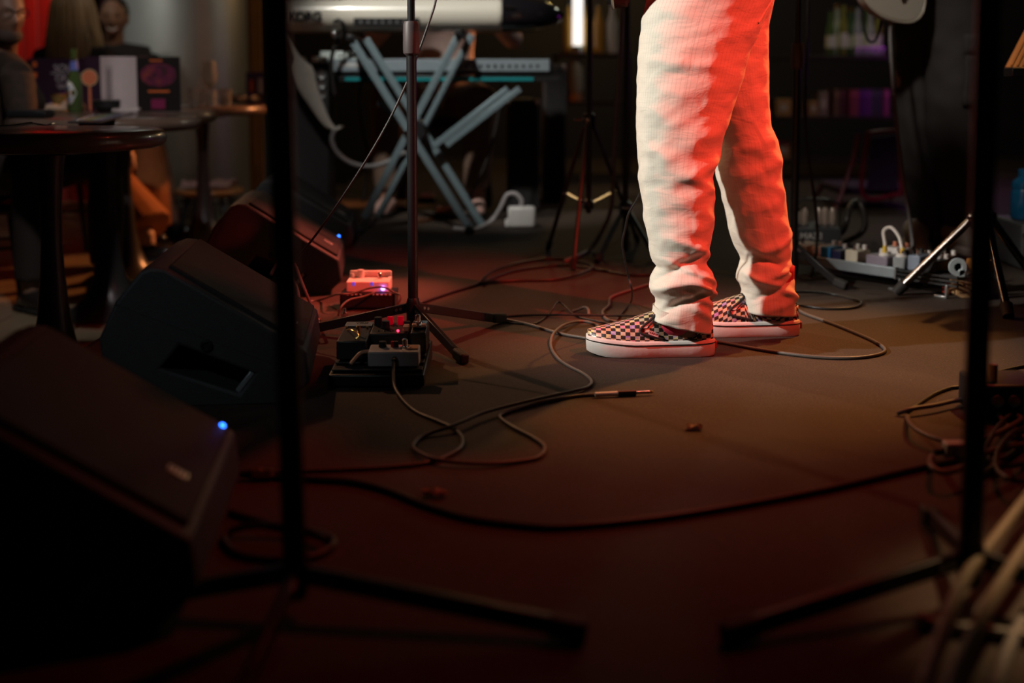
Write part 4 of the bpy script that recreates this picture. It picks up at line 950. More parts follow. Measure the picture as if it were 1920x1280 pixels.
# white power adapter and its lead
ad = P(978, 409, 4.9); adf = F(978, 428)
adp = thing('power_adapter', 'square white power adapter standing on the stage floor', 'adapter', (adf.x, 4.93, 0))
MB().box((adf.x, 4.94, .046), (.115, .06, .088)).build('case', M_WHITE, adp, bevel=.010); MB().box((adf.x - .055, 4.94, .02), (.03, .03, .03)).build('plug', M_WHITE, adp, bevel=.003)
cable('adapter_lead', 'pale grey lead arching out of the white power adapter', [V((adf.x - .005, 4.94, .088)), P(978, 376, 4.94), P(966, 363, 4.94), P(950, 366, 4.94), P(938, 390, 4.94), P(920, 415, 4.94), F(890, 429, .008), F(850, 428, .008)], .0085, mat('pale grey cable', (0.38, 0.35, 0.35), 0.5))
# black cabinets behind
for (u0, u1, v0, Y, lb) in ((950, 1012, 185, 5.5, 'tall black speaker cabinet standing right of the keyboards'), (1018, 1062, 120, 5.9, 'narrow black equipment case behind the tripod stand')):
    a, b = P(u0, v0, Y), P(u1, v0, Y); t = thing('speaker_cabinet', lb, 'cabinet', ((a.x+b.x)/2, Y + .15, 0))
    MB().box(((a.x+b.x)/2, Y + .15, a.z/2 + .002), (b.x-a.x, .3, a.z - .006)).build('box', M_CAB, t, bevel=.01)
    MB().box(((a.x+b.x)/2, Y - .004, a.z/2), (b.x-a.x-.03, .012, a.z - .04)).build('grille', M_GRILLE, t, bevel=.003)
    for sx in (-1, 1): MB().box(((a.x+b.x)/2 + sx*(b.x-a.x)*.42, Y + .01, a.z - .015), (.02, .03, .03)).build('corner', M_STEEL, t, bevel=.003)
for (u, v, m, lb) in ((745, 396, (0.55, 0.30, 0.28), 'pale pedal lying under the X stand'), (832, 408, (0.35, 0.13, 0.10), 'brown sustain pedal under the X stand'), (800, 380, (0.25, 0.08, 0.16), 'plum coloured pedal behind the X stand feet')):
    p = F(u, v); t = thing('foot_pedal', lb, 'pedal', p)
    MB().box(p + V((0, .06, .012)), (.09, .14, .02)).build('base', M_PBLK, t, bevel=.003); MB().box(p + V((0, .05, .03)), (.07, .12, .014), (.12, 0, 0)).build('treadle', mat('treadle ' + lb[:5], m, 0.5), t, bevel=.004)
# ------------------------------------------------------------------ the long effects board on the right
A0, A1 = V((0.885, 3.76, 0)), V((1.255, 3.30, 0)); ux = (A1 - A0).normalized(); uy = V((-ux.y, ux.x, 0)); LB = (A1 - A0).length
def L_(a, b, z): return A0 + ux*a + uy*b + V((0, 0, z))
RB = Matrix((ux, uy, V((0, 0, 1)))).transposed()
eb = thing('effects_board', 'long aluminium effects board full of small pedals beside the music stand', 'pedalboard', L_(LB/2, .12, 0))
MB().box(L_(.20, .006, .052), (.40, .012, .032), RB).build('front_rail', mat('grey blue rail', (0.30, 0.35, 0.38), 0.4, 0.5), eb, bevel=.002)
MB().box(L_(.402, .006, .052), (.006, .016, .036), RB).build('rail_end', M_STEEL, eb, bevel=.001)
for k in range(3): MB().box(L_(.50, .006, .038 + k*.012), (.20, .010, .006), RB).build('slat', M_BLACK, eb, bevel=.001)
for k in range(4): MB().box(L_(LB/2, .05 + k*.055, .062), (LB, .04, .006), RB).build('cross_rail', M_BLACK, eb, bevel=.001)
MB().box(L_(LB/2, .235, .045), (LB, .012, .03), RB).build('rear_rail', M_GREY, eb, bevel=.002)
for a in (.42, LB - .02):
    for b in (.0, .22): 
        ft = MB().box(L_(a, b, .020), (.008, .012, .040), RB).build('foot', M_STEEL, eb, bevel=.002); MB().box(L_(a - .018, b, .004), (.04, .012, .008), RB).build('toe', M_STEEL, ft, bevel=.002)
for b in (.0, .22):
    MB().box(L_(.03, b, .020), (.008, .012, .040), RB).build('foot', M_STEEL, eb, bevel=.002)
def rp(label, a, b, w_, d_, h_, color, knobs=2, sw=True, km=None):
    t = thing('effects_pedal', label, 'pedal', L_(a, b, .065), 'small pedals on the long effects board')
    m = mat('enamel %.2f %.2f %.2f' % color, color, 0.4)
    MB().box(L_(a, b, .065 + h_/2), (w_, d_, h_), RB).build('case', m, t, bevel=.004)
    for k in range(knobs):
        q = L_(a - w_*.28 + k*w_*.56/max(1, knobs-1), b + d_*.25, 0); knob(t, q.x, q.y, .065 + h_, .0075, .014, km or M_WHITE)
    if sw: q = L_(a, b - d_*.22, 0); switch(t, q.x, q.y, .065 + h_, .005)
rp('orange-lit cream pedal at the far end of the long board', .045, .05, .075, .10, .034, (0.80, 0.62, 0.50), 0)
rp('salmon pedal next to the cream one on the long board', .105, .06, .035, .09, .032, (0.75, 0.35, 0.22), 0, False)
rp('small blue pedal with two pale knobs on the long board', .145, .05, .038, .08, .036, (0.03, 0.20, 0.45), 2, False)
rp('navy pedal beside the small blue one', .185, .05, .034, .08, .030, (0.02, 0.02, 0.07), 1, False)
rp('ivory pedal with a dark face on the long board', .24, .045, .045, .07, .036, (0.62, 0.58, 0.46), 2)
rp('purple grey pedal under the white looped lead', .33, .05, .075, .08, .03, (0.22, 0.19, 0.24), 1, False)
rp('white pedal with orange knobs behind the looped lead', .325, .13, .07, .06, .045, (0.8, 0.76, 0.72), 2, False, mat('orange knob', (0.8, 0.3, 0.18), 0.4))
rp('grey metal pedal with a black knob on the long board', .405, .05, .04, .08, .034, (0.25, 0.27, 0.28), 2, True, M_BLACK)
rp('slate blue pedal beside the leaning stand leg', .455, .05, .04, .08, .045, (0.20, 0.24, 0.30), 1, True, M_BLACK)
rp('black pedal half hidden by the stand leg', .505, .06, .045, .09, .036, (0.03, 0.028, 0.028), 2)
rp('orange pedal at the near end of the long board', .57, .19, .07, .06, .032, (0.75, 0.30, 0.06), 2, False, M_BLACK)
rp('dark brown pedal at the rear of the long board', .45, .19, .06, .07, .03, (0.10, 0.05, 0.03), 2)
rp('red marked black pedal between two grey ones', .43, .13, .03, .06, .03, (0.25, 0.03, 0.03), 1)
lp = [L_(.345, .035, .10), L_(.335, .045, .13), L_(.32, .06, .165), L_(.345, .06, .178), L_(.375, .055, .155), L_(.392, .045, .125), L_(.40, .035, .105)]
lo = cable('looped_lead', 'short white lead looping up between two white plugs on the long board', lp, .0055, mat('white cable', (0.72, 0.68, 0.62), 0.45))
for k, a in enumerate((.345, .402)):
    t = thing('cable_plug', 'bulky white plug with a yellow sleeve on the looped lead', 'plug', L_(a, .03, .0965), 'white plugs of the looped lead')
    MB().lathe([(.008, 0), (.016, .004), (.017, .018), (.009, .024)], L_(a, .03, .08 if k == 0 else .083), 16).build('shell', M_WHITE, t)
    MB().lathe([(.008, 0), (.006, .02)], L_(a + (.0 if k else -.004), .036, .104), 12).build('sleeve', mat('yellow sleeve', (0.75, 0.5, 0.05), 0.5), t)
# grey clip and red tipped prong at the near end
cl = thing('stand_clip', 'pale grey clip with a round hole at the near end of the effects board', 'clip', L_(LB - .01, .03, .065))
mb = MB(); cq = L_(LB + .0, .02, .092)
mb.lathe([(.026, -.004), (.026, .004), (.012, .004), (.012, -.004), (.026, -.004)], cq, 20, Matrix.Rotation(PI/2, 3, 'X')); mb.build('ring', mat('pale grey plastic', (0.42, 0.48, 0.50), 0.4), cl)
MB().box(cq + V((.012, 0, -.018)), (.02, .008, .022)).build('tab', mat('pale grey plastic', (0.42, 0.48, 0.50)), cl, bevel=.002)
pr = thing('prong', 'thin metal prong with a red rubber tip below the grey clip', 'prong', F(1776, 552) + V((0, .0, 0)))
f0 = F(1776, 552); MB().tube([P(1757, 492, f0.y + .02), P(1758, 500, f0.y + .01), f0 + V((0, 0, .03))], .004, 8).build('wire', M_STEEL, pr); MB().lathe([(.006, .002), (.014, .008), (.014, .022), (.005, .034)], f0, 14).build('tip', mat('red rubber tip', (0.7, 0.08, 0.05), 0.5), pr)
# tan cardboard box behind the tripod leg
q = F(1812, 560); cb = thing('cardboard_box', 'small tan cardboard box with handwriting at the end of the effects board', 'box', V((q.x + .005, q.y + .03, 0)))
m_card = mat('tan cardboard', (0.42, 0.24, 0.11), 0.75, var=0.15, bump=0.1)
q2 = V((q.x + .005, q.y, 0))
MB().prism([q2 + V((-.034, 0, .048)), q2 + V((-.034, 0, .012)), q2 + V((-.02, 0, .002)), q2 + V((.022, 0, .002)), q2 + V((.034, 0, .008)), q2 + V((.034, 0, .036)), q2 + V((.026, 0, .046))], (0, .06, 0)).build('carton', m_card, cb, bevel=.0015)
text('P P', .012, frame(q2 + V((-.018, -.0008, .038)), (1, 0, 0), (0, 0, 1)), M_PBLK, cb); text('LAND', .010, frame(q2 + V((-.012, -.0008, .017)), (1, 0, 0), (0, 0, 1)), M_PBLK, cb)
# valve amplifier behind the stand
a = P(1492, 452, 4.3); b = P(1578, 452, 4.3)
va = thing('valve_amplifier', 'small black amplifier with upright glass valves and pale lettering', 'amplifier', ((a.x+b.x)/2, 4.4, 0))
zt0, zt1 = 0.003, P(0, 428, 4.3).z
MB().box(((a.x+b.x)/2, 4.4, (zt0+zt1)/2), (b.x-a.x, .2, zt1-zt0)).build('chassis', mat('slate chassis', (0.05, 0.055, 0.06), 0.5), va, bevel=.004)
text('MAXI', .034, frame(V((a.x + .056, 4.2985, zt1 - .03)), (1, 0, 0), (0, 0, 1)), M_WHITE, va, ext=.001)
M_VALVE = mat('smoky valve glass', (0.40, 0.33, 0.28), 0.12, 0.2, coat=0.5)
for k, dx in enumerate((.02, .046, .098, .122, .15)):
    vv = MB().lathe([(.011, zt1), (.013, zt1 + .012), (.013, zt1 + .055), (.009, zt1 + .068), (.003, zt1 + .075)], (a.x + dx, 4.36, 0), 14).build('valve', M_VALVE, va); MB().lathe([(.014, zt1), (.014, zt1 + .010)], (a.x + dx, 4.36, 0), 14).build('valve_base', M_STEEL, vv)
MB().tube(cr([V((a.x, 4.33, zt1)), V((a.x + .01, 4.33, zt1 + .09)), V((a.x + .07, 4.33, zt1 + .105)), V((b.x - .01, 4.33, zt1 + .09)), V((b.x, 4.33, zt1))], 5), .005, 8).build('guard_bar', M_PBLK, va)
cable('thick_cable', 'thick dark cable arching beside the valve amplifier', [F(1560, 448, .01), P(1582, 430, 4.3), P(1590, 400, 4.3), P(1600, 380, 4.35), P(1615, 385, 4.35), P(1622, 420, 4.3), P(1610, 440, 4.3), F(1585, 452, .01)], .012)

# ------------------------------------------------------------------ the guitarist
M_BPANT = mat('black cargo cotton', (0.040, 0.037, 0.038), 0.85, var=0.2, scale=25, bump=0.3, bscale=60)
GY = 4.3
gt = thing('person', 'guitarist in black cargo trousers and pale trainers standing by the effects board', 'person', (P(1770, 465, GY).x, GY, 0))
gl = [(-130, 1690, 1830), (-60, 1684, 1800), (0, 1678, 1765), (60, 1676, 1748), (140, 1680, 1738), (200, 1684, 1738), (250, 1687, 1742), (320, 1694, 1752), (380, 1704, 1762), (430, 1708, 1768), (462, 1706, 1770)]
gr_ = [(-130, 1730, 1860), (-60, 1728, 1862), (0, 1735, 1860), (60, 1737, 1856), (140, 1738, 1850), (200, 1736, 1842), (250, 1738, 1836), (320, 1750, 1832), (380, 1765, 1830), (430, 1772, 1832), (470, 1770, 1836)]
def gpt(tab, v, th, Yc, hb, seed):
    l, r = table_lookup(tab, v); pL, pR = P(l, v, Yc), P(r, v, Yc); c = (pL+pR)/2; a_ = (pR.x-pL.x)/2
    d = .007*noise.noise(V((math.cos(th)*2, math.sin(th)*2, v*.03 + seed))) + .004*math.sin(v*.12 + 2*math.sin(th) + seed)*(1 if v > 330 else .4)
    return V((c.x + (a_+d)*math.cos(th), Yc + (hb+d)*math.sin(th), c.z))
mb = MB()
for tab, Yc, hb, sd_ in ((gl, GY + .10, .09, 1.0), (gr_, GY, .10, 5.0)):
    mb.ringed([[gpt(tab, v, 2*PI*j/40, Yc, hb, sd_) for j in range(40)] for v in range(-130, 464, 9)])
gp_ = mb.build('trousers', M_BPANT, gt, smooth=180)
def gs(v, th, o=.004): 
    p = gpt(gr_, v, th, GY, .10, 5.0); return p + V((math.cos(th), math.sin(th), 0))*o
fp = MB(); rows = [[gs(v, th, .008) for th in [-PI/2 - .15 + i*.11 for i in range(15)]] for v in (66, 78, 90, 104)]
k0 = fp.add([p for r in rows for p in r], [])
for i in range(3):
    for j in range(14): fp.f.append([k0+i*15+j, k0+i*15+j+1, k0+(i+1)*15+j+1, k0+(i+1)*15+j])
fp.build('pocket_flap', M_BPANT, gp_, solid=.006, smooth=180)
fp = MB(); rows = [[gs(v, th, .006) for th in [-PI/2 - .1 + i*.10 for i in range(15)]] for v in range(100, 200, 14)]
k0 = fp.add([p for r in rows for p in r], [])
for i in range(len(rows)-1):
    for j in range(14): fp.f.append([k0+i*15+j, k0+i*15+j+1, k0+(i+1)*15+j+1, k0+(i+1)*15+j])
fp.build('cargo_pocket', M_BPANT, gp_, solid=.008, smooth=180)
bb = MB(); M_GSK = skinmat('tan skin', (0.42, 0.24, 0.16))
HP = P(1785, -120, GY + .05)
for tab, Yc, fx in ((gl, GY + .10, 1738), (gr_, GY, 1800)):
    pts = [];
    for v in (-110, 0, 150, 250, 350, 440):
        l, r = table_lookup(tab, v); pts.append((P(l, v, Yc) + P(r, v, Yc))/2)
    f_ = V((pts[-1].x, Yc, .06)); pts += [f_, f_ + V((-.08, -.10, -.02))]
    bb.tube(pts, [.085, .075, .06, .05, .045, .036, .034, .026], 12)
C2 = HP + V((0, 0, .42))
bb.tube([HP, HP + V((0, 0, .2)), C2, C2 + V((0, 0, .14)), C2 + V((0, 0, .24))], [.13, .125, .15, .075, .055], 16)
head_mesh(bb, C2 + V((-.02, -.01, .36)), (-.7, -.7, -.1))
for s_ in (-1, 1):
    sh = C2 + V((s_*.13, -s_*.13, .07)); el = sh + V((.05*s_ - .05, -.08, -.27)); wr = el + V((-.16, -.14, .06))
    bb.tube([C2 + V((0, 0, .1)), sh, lerp(sh, el, .5), el, wr], [.07, .055, .045, .038, .025], 12); hand_mesh(bb, wr, wr - el, (0, 0, 1), .9, 1, s_)
bb.build('body', M_GSK, gt, remesh=.010, smooth_it=3)
tb = MB(); tb.tube([HP - V((0, 0, .02)), HP + V((0, 0, .2)), C2, C2 + V((0, 0, .1)), C2 + V((0, 0, .16))], [.155, .15, .17, .13, .07], 18)
for s_ in (-1, 1):
    sh = C2 + V((s_*.13, -s_*.13, .07)); el = sh + V((.05*s_ - .05, -.08, -.27)); tb.tube([C2 + V((0, 0, .1)), sh, lerp(sh, el, .7)], [.085, .068, .06], 12)
tb.build('shirt', mat('charcoal shirt', (0.03, 0.03, 0.032), 0.85), gt, remesh=.012)
hb2 = MB(); hb2.ball(C2 + V((0, .02, .40)), (.085, .095, .10), 18); hb2.build('hair', mat('dark brown hair', (0.03, 0.018, 0.012), 0.6), gt)
M_TRAIN = mat('pale grey trainer', (0.46, 0.42, 0.38), 0.6, bump=0.1)
for (u, v, dr, Yc) in ((1716, 470, V((-.25, -.95, 0)), GY + .07), (1795, 475, V((.1, -1, 0)), GY - .03)):
    p = V((P(u, v, Yc).x, Yc, 0)); d = dr.normalized(); s_ = d.cross(V((0, 0, 1)))
    o_ = MB(); o_.tube([p - d*.10 + V((0, 0, .05)), p - d*.03 + V((0, 0, .06)), p + d*.06 + V((0, 0, .052)), p + d*.13 + V((0, 0, .038)), p + d*.165 + V((0, 0, .03))], [.038, .046, .046, .036, .02], 16)
    so = o_.build('shoe', M_TRAIN, gt, smooth=180)
    z_ = MB(); c_ = [(-.135, .028), (-.06, .04), (.05, .05), (.13, .046), (.185, .022)]
    z_.prism([p + d*a_ + s_*w_ + V((0, 0, .001)) for a_, w_ in c_] + [p + d*a_ - s_*w_ + V((0, 0, .001)) for a_, w_ in reversed(c_)], (0, 0, .028)).build('sole', M_WHITE, so, bevel=.006)
    for k in range(4): MB().tube([p + d*(.015 + k*.022) - s_*.022 + V((0, 0, .098 - k*.008)), p + d*(.015 + k*.022) + V((0, 0, .103 - k*.008)), p + d*(.015 + k*.022) + s_*.022 + V((0, 0, .098 - k*.008))], .0035, 6).build('lace', M_WHITE, so)
# cream electric guitar
def guitar(label, c, rx, rz, Mx, col, side, cat='guitar', thick=.045):
    t = thing('electric_guitar', label, cat, c)
    out = []
    for i in range(64):
        a_ = 2*PI*i/64; q_ = 1 + .10*math.cos(2*a_) - .06*math.cos(3*a_)
        waist = 1 - .18*math.exp(-((a_ - .55)/.3)**2) - .18*math.exp(-((a_ - 2*PI + .55)/.3)**2)
        out.append(V((rx*q_*math.cos(a_)*1.05, 0, rz*math.sin(a_)*waist)))
    poly = [V(c) + Mx @ p for p in out]; n_ = Mx @ V((0, 1, 0))
    MB().prism(poly, n_*thick).build('body', col, t, bevel=.008, bseg=3)
    MB().tube([p + n_*.002 for p in poly], .003, 6, closed=True).build('binding', side, t)
    MB().bar(V(c) + Mx @ V((rx*.9, -.006, .0)), V(c) + Mx @ V((rx*1.05 + .45, -.006, .0)), .05, .02, n_).build('neck', mat('maple neck', (0.35, 0.2, 0.09), 0.4), t, bevel=.006)
    for s_ in (-.02, .06): MB().bar(V(c) + Mx @ V((s_, -.004, -.04)), V(c) + Mx @ V((s_, -.004, .04)), .03, .012, n_).build('pickup', M_PBLK, t, bevel=.002)
    MB().bar(V(c) + Mx @ V((-.09, -.004, -.035)), V(c) + Mx @ V((-.09, -.004, .035)), .02, .010, n_).build('bridge', M_CHROME, t)
    for s_ in range(6): MB().tube([V(c) + Mx @ V((-.09, -.014, -.02 + .008*s_)), V(c) + Mx @ V((rx + .45, -.018, -.02 + .008*s_))], .0006, 5).build('string', M_STEEL, t)
    for k in range(2): MB().cyl(V(c) + Mx @ V((-.10 + .05*k, -.012, -.095)), V(c) + Mx @ V((-.10 + .05*k, .001, -.095)), .012, n=14).build('knob', M_PBLK, t)
    return t
gc = P(1672, -52, 4.08)
guitar('cream electric guitar hanging in front of the black cargo trousers', gc, .17, .155, Matrix.Rotation(.5, 3, 'Z') @ Matrix.Rotation(-PI*.75, 3, 'Y'), M_CREAM, M_CREAM)
cable('guitar_cable', 'long grey cable hanging from the cream guitar down to the effects board', [P(1670, 26, 4.1), P(1669, 70, 4.1), P(1672, 130, 4.05), P(1680, 220, 4.0), P(1692, 320, 3.85), P(1704, 400, 3.72), P(1711, 455, 3.62), P(1713, 492, 3.56)], .006, mat('grey cable', (0.20, 0.19, 0.19), 0.5))
cable('strap_cable', 'dark cable loop hanging beside the cream guitar', [P(1616, -20, 4.3), P(1619, 40, 4.3), P(1626, 72, 4.3), P(1638, 78, 4.3), P(1648, 60, 4.3), P(1656, 10, 4.3)], .005)
g2 = P(1272, -128, 2.60)
gx_ = V((-.12, -.80, .58)).normalized(); gy_ = V((1, -.1, .05)); gy_ = (gy_ - gx_*gx_.dot(gy_)).normalized()
guitar('dark red guitar with cream binding held at the hip of the performer', V((.222, 2.73, .945)), .165, .15, Matrix((gx_, gy_, gx_.cross(gy_))).transposed(), mat('dark cherry lacquer', (0.10, 0.012, 0.012), 0.2, coat=0.5), M_CREAM, thick=.04)

# ------------------------------------------------------------------ things behind on the right
bq = P(1898, 408, 3.95)
bq = bq + V((.02, 0, 0))
cs = thing('equipment_case', 'low black equipment case under the blue bottle', 'case', (bq.x + .12, 3.93, 0))
MB().box((bq.x + .12, 3.93, bq.z/2 + .001), (.34, .26, bq.z - .006)).build('shell', M_CAB, cs, bevel=.01); MB().box((bq.x + .12, 3.795, bq.z*.75), (.34, .008, .012)).build('trim', M_STEEL, cs)
for sx in (-1, 1): MB().box((bq.x + .12 + sx*.1, 3.794, bq.z*.75), (.03, .012, .04)).build('latch', M_STEEL, cs, bevel=.002)
bo = thing('water_bottle', 'blue plastic water bottle standing on the low black case', 'bottle', (bq.x + .005, 3.92, bq.z))
M_BLUE = mat('blue translucent plastic', (0.008, 0.10, 0.22), 0.2, trans=0.25, coat=0.3)
MB().lathe([(.038, bq.z), (.043, bq.z + .008), (.043, bq.z + .09), (.039, bq.z + .10), (.043, bq.z + .11), (.04, bq.z + .125), (.02, bq.z + .142)], (bq.x + .005, 3.92, 0), 24).build('bottle', M_BLUE, bo); MB().lathe([(.022, bq.z + .14), (.022, bq.z + .165), (.018, bq.z + .168)], (bq.x + .005, 3.92, 0), 20).build('cap', M_BLUE, bo)
cable('stand_cable', 'thin dark cable running down beside the microphone stand behind the performer', [P(1516, -20, 3.7), P(1514, 80, 3.7), P(1510, 180, 3.7), P(1512, 260, 3.7), P(1524, 350, 3.7), P(1532, 420, 3.7), P(1530, 470, 3.68), F(1520, 520, .006)], .005)
cable('drop_cable', 'thick grey cable dropping between the two tripod stands', [P(1168, -20, 4.2), P(1163, 100, 4.2), P(1155, 220, 4.2), P(1150, 320, 4.2), P(1146, 390, 4.2), P(1130, 430, 4.2), F(1105, 468, .01), F(1060, 490, .01)], .008, mat('grey cable', (0.20, 0.19, 0.19), 0.5))
# chair with red tube frame
M_RT = mat('red enamel tube', (0.30, 0.015, 0.05), 0.3, coat=0.3)
ch = thing('chair', 'chair with a red tube frame and dark violet back beside the guitarist', 'chair', (P(1648, 380, 5.6).x, 5.6, 0))
f0 = [P(1618, 366, 5.6), P(1626, 262, 5.6), P(1634, 250, 5.6), P(1680, 246, 5.6), P(1688, 256, 5.6), P(1690, 352, 5.6), P(1682, 364, 5.6)]
MB().tube(cr(f0, 5, True), .011, 10, closed=True).build('back_frame', M_RT, ch)
MB().prism([P(1626, 358, 5.61), P(1632, 258, 5.61), P(1682, 252, 5.61), P(1684, 358, 5.61)], (0, .012, 0)).build('backrest', mat('dark violet mesh', (0.05, 0.02, 0.09), 0.7), ch, bevel=.003)
sp_ = P(1652, 352, 5.6); MB().box((sp_.x, 5.85, sp_.z - .02), (.36, .40, .04)).build('seat', mat('dark violet pad', (0.05, 0.02, 0.08), 0.8), ch, bevel=.015)
for sx in (-1, 1):
    MB().tube(cr([P(1608 if sx < 0 else 1700, 252, 5.62), P(1600 if sx < 0 else 1702, 300, 5.62), V((sp_.x + sx*.22, 5.58, .01))], 4), .011, 8).build('leg', M_RT, ch)
    MB().tube([V((sp_.x + sx*.17, 6.02, sp_.z - .03)), V((sp_.x + sx*.2, 6.06, .01))], .011, 8).build('leg', M_RT, ch)
# back bar with bottles, glasses, boxes and sleeves
def shelf_unit(label, x0, x1, Y, zs, depth=.3):
    t = thing('bar_shelf', label, 'shelf', ((x0+x1)/2, Y + depth/2, 0))
    m = mat('dark stained shelf', (0.03, 0.02, 0.015), 0.4, var=0.3)
    for z in zs: MB().box(((x0+x1)/2, Y + depth/2, z - .012), (x1-x0, depth, .024)).build('board', m, t, bevel=.002)
    for x in (x0, x1): MB().box((x, Y + depth/2, max(zs)/2), (.03, depth + .01, max(zs))).build('upright', m, t, bevel=.002)
    return t
BY = 7.4; zA = P(0, 104, BY).z; zB = P(0, 218, BY).z; zC = P(0, 300, BY).z
xa, xb = P(1440, 0, BY).x, P(1740, 0, BY).x
shelf_unit('dark back shelf of bottles and boxes behind the guitarist', xa, xb, BY, (zC, zB, zA))
gcols = [((0.10, 0.16, 0.05), 'green'), ((0.45, 0.47, 0.40), 'clear'), ((0.28, 0.26, 0.06), 'olive'), ((0.08, 0.14, 0.08), 'dark green'), ((0.40, 0.42, 0.40), 'smoky')]
for k, u in enumerate((1556, 1568, 1580, 1594, 1606, 1618, 1630, 1645)):
    c, nm = gcols[k % 5]; p = P(u, 104, BY + .1 + .05*(k % 2)); t = thing('bottle', nm + ' glass bottle with a ' + ('brass' if k % 2 else 'black') + ' cap on the back shelf', 'bottle', (p.x, p.y, zA), 'bottles on the back shelf')
    h = .30 + .02*(k % 3); MB().lathe([(.025, zA), (.028, zA + .005), (.028, zA + h*.55), (.013, zA + h*.74), (.013, zA + h)], (p.x, p.y, 0), 16).build('glass', mat(nm + ' bottle glass', c, 0.08, trans=0.3, coat=0.4), t)
    MB().lathe([(.0285, zA + .05), (.0285, zA + h*.42)], (p.x, p.y, 0), 16).build('label_band', mat('paper label', (0.55, 0.52, 0.42), 0.7), t); MB().lathe([(.015, zA + h - .02), (.015, zA + h + .006)], (p.x, p.y, 0), 12).build('cap', M_BRASS if k % 2 else M_PBLK, t)
M_GLASS = mat('drinking glass', (0.85, 0.88, 0.88), 0.05, var=0.02, trans=0.85)
for k, u in enumerate((1609, 1620, 1630, 1639, 1648, 1657)):
    p = P(u, 104, BY - .0); t = thing('tumbler', 'small sparkling tumbler in front of the shelf bottles', 'glass', (p.x, BY + .035, zA), 'tumblers on the back shelf')
    MB().lathe([(.014, zA + .001), (.017, zA + .05), (.0155, zA + .05), (.0125, zA + .006), (.001, zA + .005)], (p.x, BY + .035, 0), 14).build('glass', M_GLASS, t); MB().lathe([(.0172, zA + .045), (.0175, zA + .05)], (p.x, BY + .035, 0), 14).build('rim', M_CHROME, t)
scol = [(0.22, 0.04, 0.05), (0.25, 0.05, 0.07), (0.10, 0.02, 0.16), (0.14, 0.03, 0.18), (0.06, 0.05, 0.07), (0.05, 0.05, 0.07), (0.32, 0.06, 0.16), (0.18, 0.10, 0.05), (0.10, 0.03, 0.03)]
snm = ['wine red', 'brick red', 'deep violet', 'purple', 'charcoal', 'slate', 'magenta', 'brown', 'rust']
for k, c in enumerate(scol):
    u = (1596, 1605, 1616, 1627, 1637, 1648, 1662, 1568, 1580)[k]; p = P(u, 218, BY + .05); h = P(0, 168, BY).z - zB
    bk_ = thing('album_sleeve', snm[k] + ' album sleeve standing among others on the middle shelf', 'sleeve', (p.x, BY + .15, zB), 'album sleeves on the middle shelf')
    MB().box((p.x, BY + .15, zB + h/2), (.034, .2, h)).build('cover', mat('sleeve ' + snm[k], c, 0.5), bk_, bevel=.002); MB().box((p.x, BY + .048, zB + h*.8), (.02, .003, .02)).build('spine_mark', mat('sleeve mark ' + snm[k], [min(1, q*2.2) for q in c], 0.5), bk_)
for k, (u, v0, v1, c, lb, zz) in enumerate(((1470, 218, 186, (0.45, 0.22, 0.06), 'amber carton on the middle shelf', zB), (1526, 218, 190, (0.35, 0.18, 0.05), 'smaller amber carton beside the stand pole', zB), (1545, 218, 172, (0.25, 0.18, 0.12), 'brown spirit carton on the middle shelf', zB), (1468, 300, 266, (0.40, 0.20, 0.06), 'amber carton on the lower shelf', zC))):
    p = P(u, v0, BY + .05); h = P(0, v1, BY).z - P(0, v0, BY).z; t = thing('carton', lb, 'carton', (p.x, BY + .13, zz))
    MB().box((p.x, BY + .13, zz + h/2), (.10 if k in (0, 3) else .06, .12, h)).build('box', mat('carton %d' % k, c, 0.6), t, bevel=.003); MB().box((p.x, BY + .068, zz + h*.5), (.05 if k in (0, 3) else .03, .003, h*.4)).build('panel', mat('carton panel', (0.5, 0.42, 0.3), 0.6), t)
# bar end behind the braced tripod: glowing white tube lamp, amber bottles, tan pot
BZ = P(0, 100, 7.6).z
bx_a, bx_b = P(1044, 0, 7.6).x, P(1180, 0, 7.6).x
shelf_unit('narrow lit shelf of amber bottles behind the braced tripod stand', bx_a, bx_b, 7.6, (P(0, 190, 7.6).z, BZ))
p = P(1083, 80, 7.65); tl = thing('tube_lamp', 'glowing white tube lamp on the narrow back shelf', 'lamp', (p.x, 7.65, BZ))
MB().lathe([(.030, BZ + .05), (.033, BZ + .06), (.033, BZ + .48), (.028, BZ + .49)], (p.x, 7.65, 0), 20).build('tube', mat('lit white tube', (0.9, 0.88, 0.85), 0.4, emit=(1, 0.93, 0.86), estr=1.3), tl); MB().lathe([(.045, BZ), (.045, BZ + .02), (.034, BZ + .05)], (p.x, 7.65, 0), 20).build('base', M_STEEL, tl)
for k, (u, lbl, c) in enumerate(((1066, 'amber bottle left of the glowing tube lamp', (0.55, 0.32, 0.05)), (1102, 'amber bottle right of the glowing tube lamp', (0.60, 0.36, 0.06)), (1122, 'honey bottle behind the tripod stand pole', (0.50, 0.25, 0.04)), (1148, 'pale bottle at the end of the narrow back shelf', (0.6, 0.55, 0.5)))):
    p = P(u, 100, 7.7); t = thing('bottle', lbl, 'bottle', (p.x, 7.72, BZ)); MB().lathe([(.03, BZ), (.036, BZ + .006), (.036, BZ + .2), (.014, BZ + .27), (.014, BZ + .33)], (p.x, 7.72, 0), 16).build('glass', mat('amber glass %d' % k, c, 0.12, trans=0.35, coat=0.3), t); MB().lathe([(.016, BZ + .31), (.016, BZ + .34)], (p.x, 7.72, 0), 12).build('cap', M_PBLK, t)
zP = P(0, 190, 7.6).z; p = P(1078, 190, 7.62); t = thing('ceramic_jar', 'tall beige jar with a copper foot on the narrow back shelf', 'jar', (p.x, 7.66, zP))
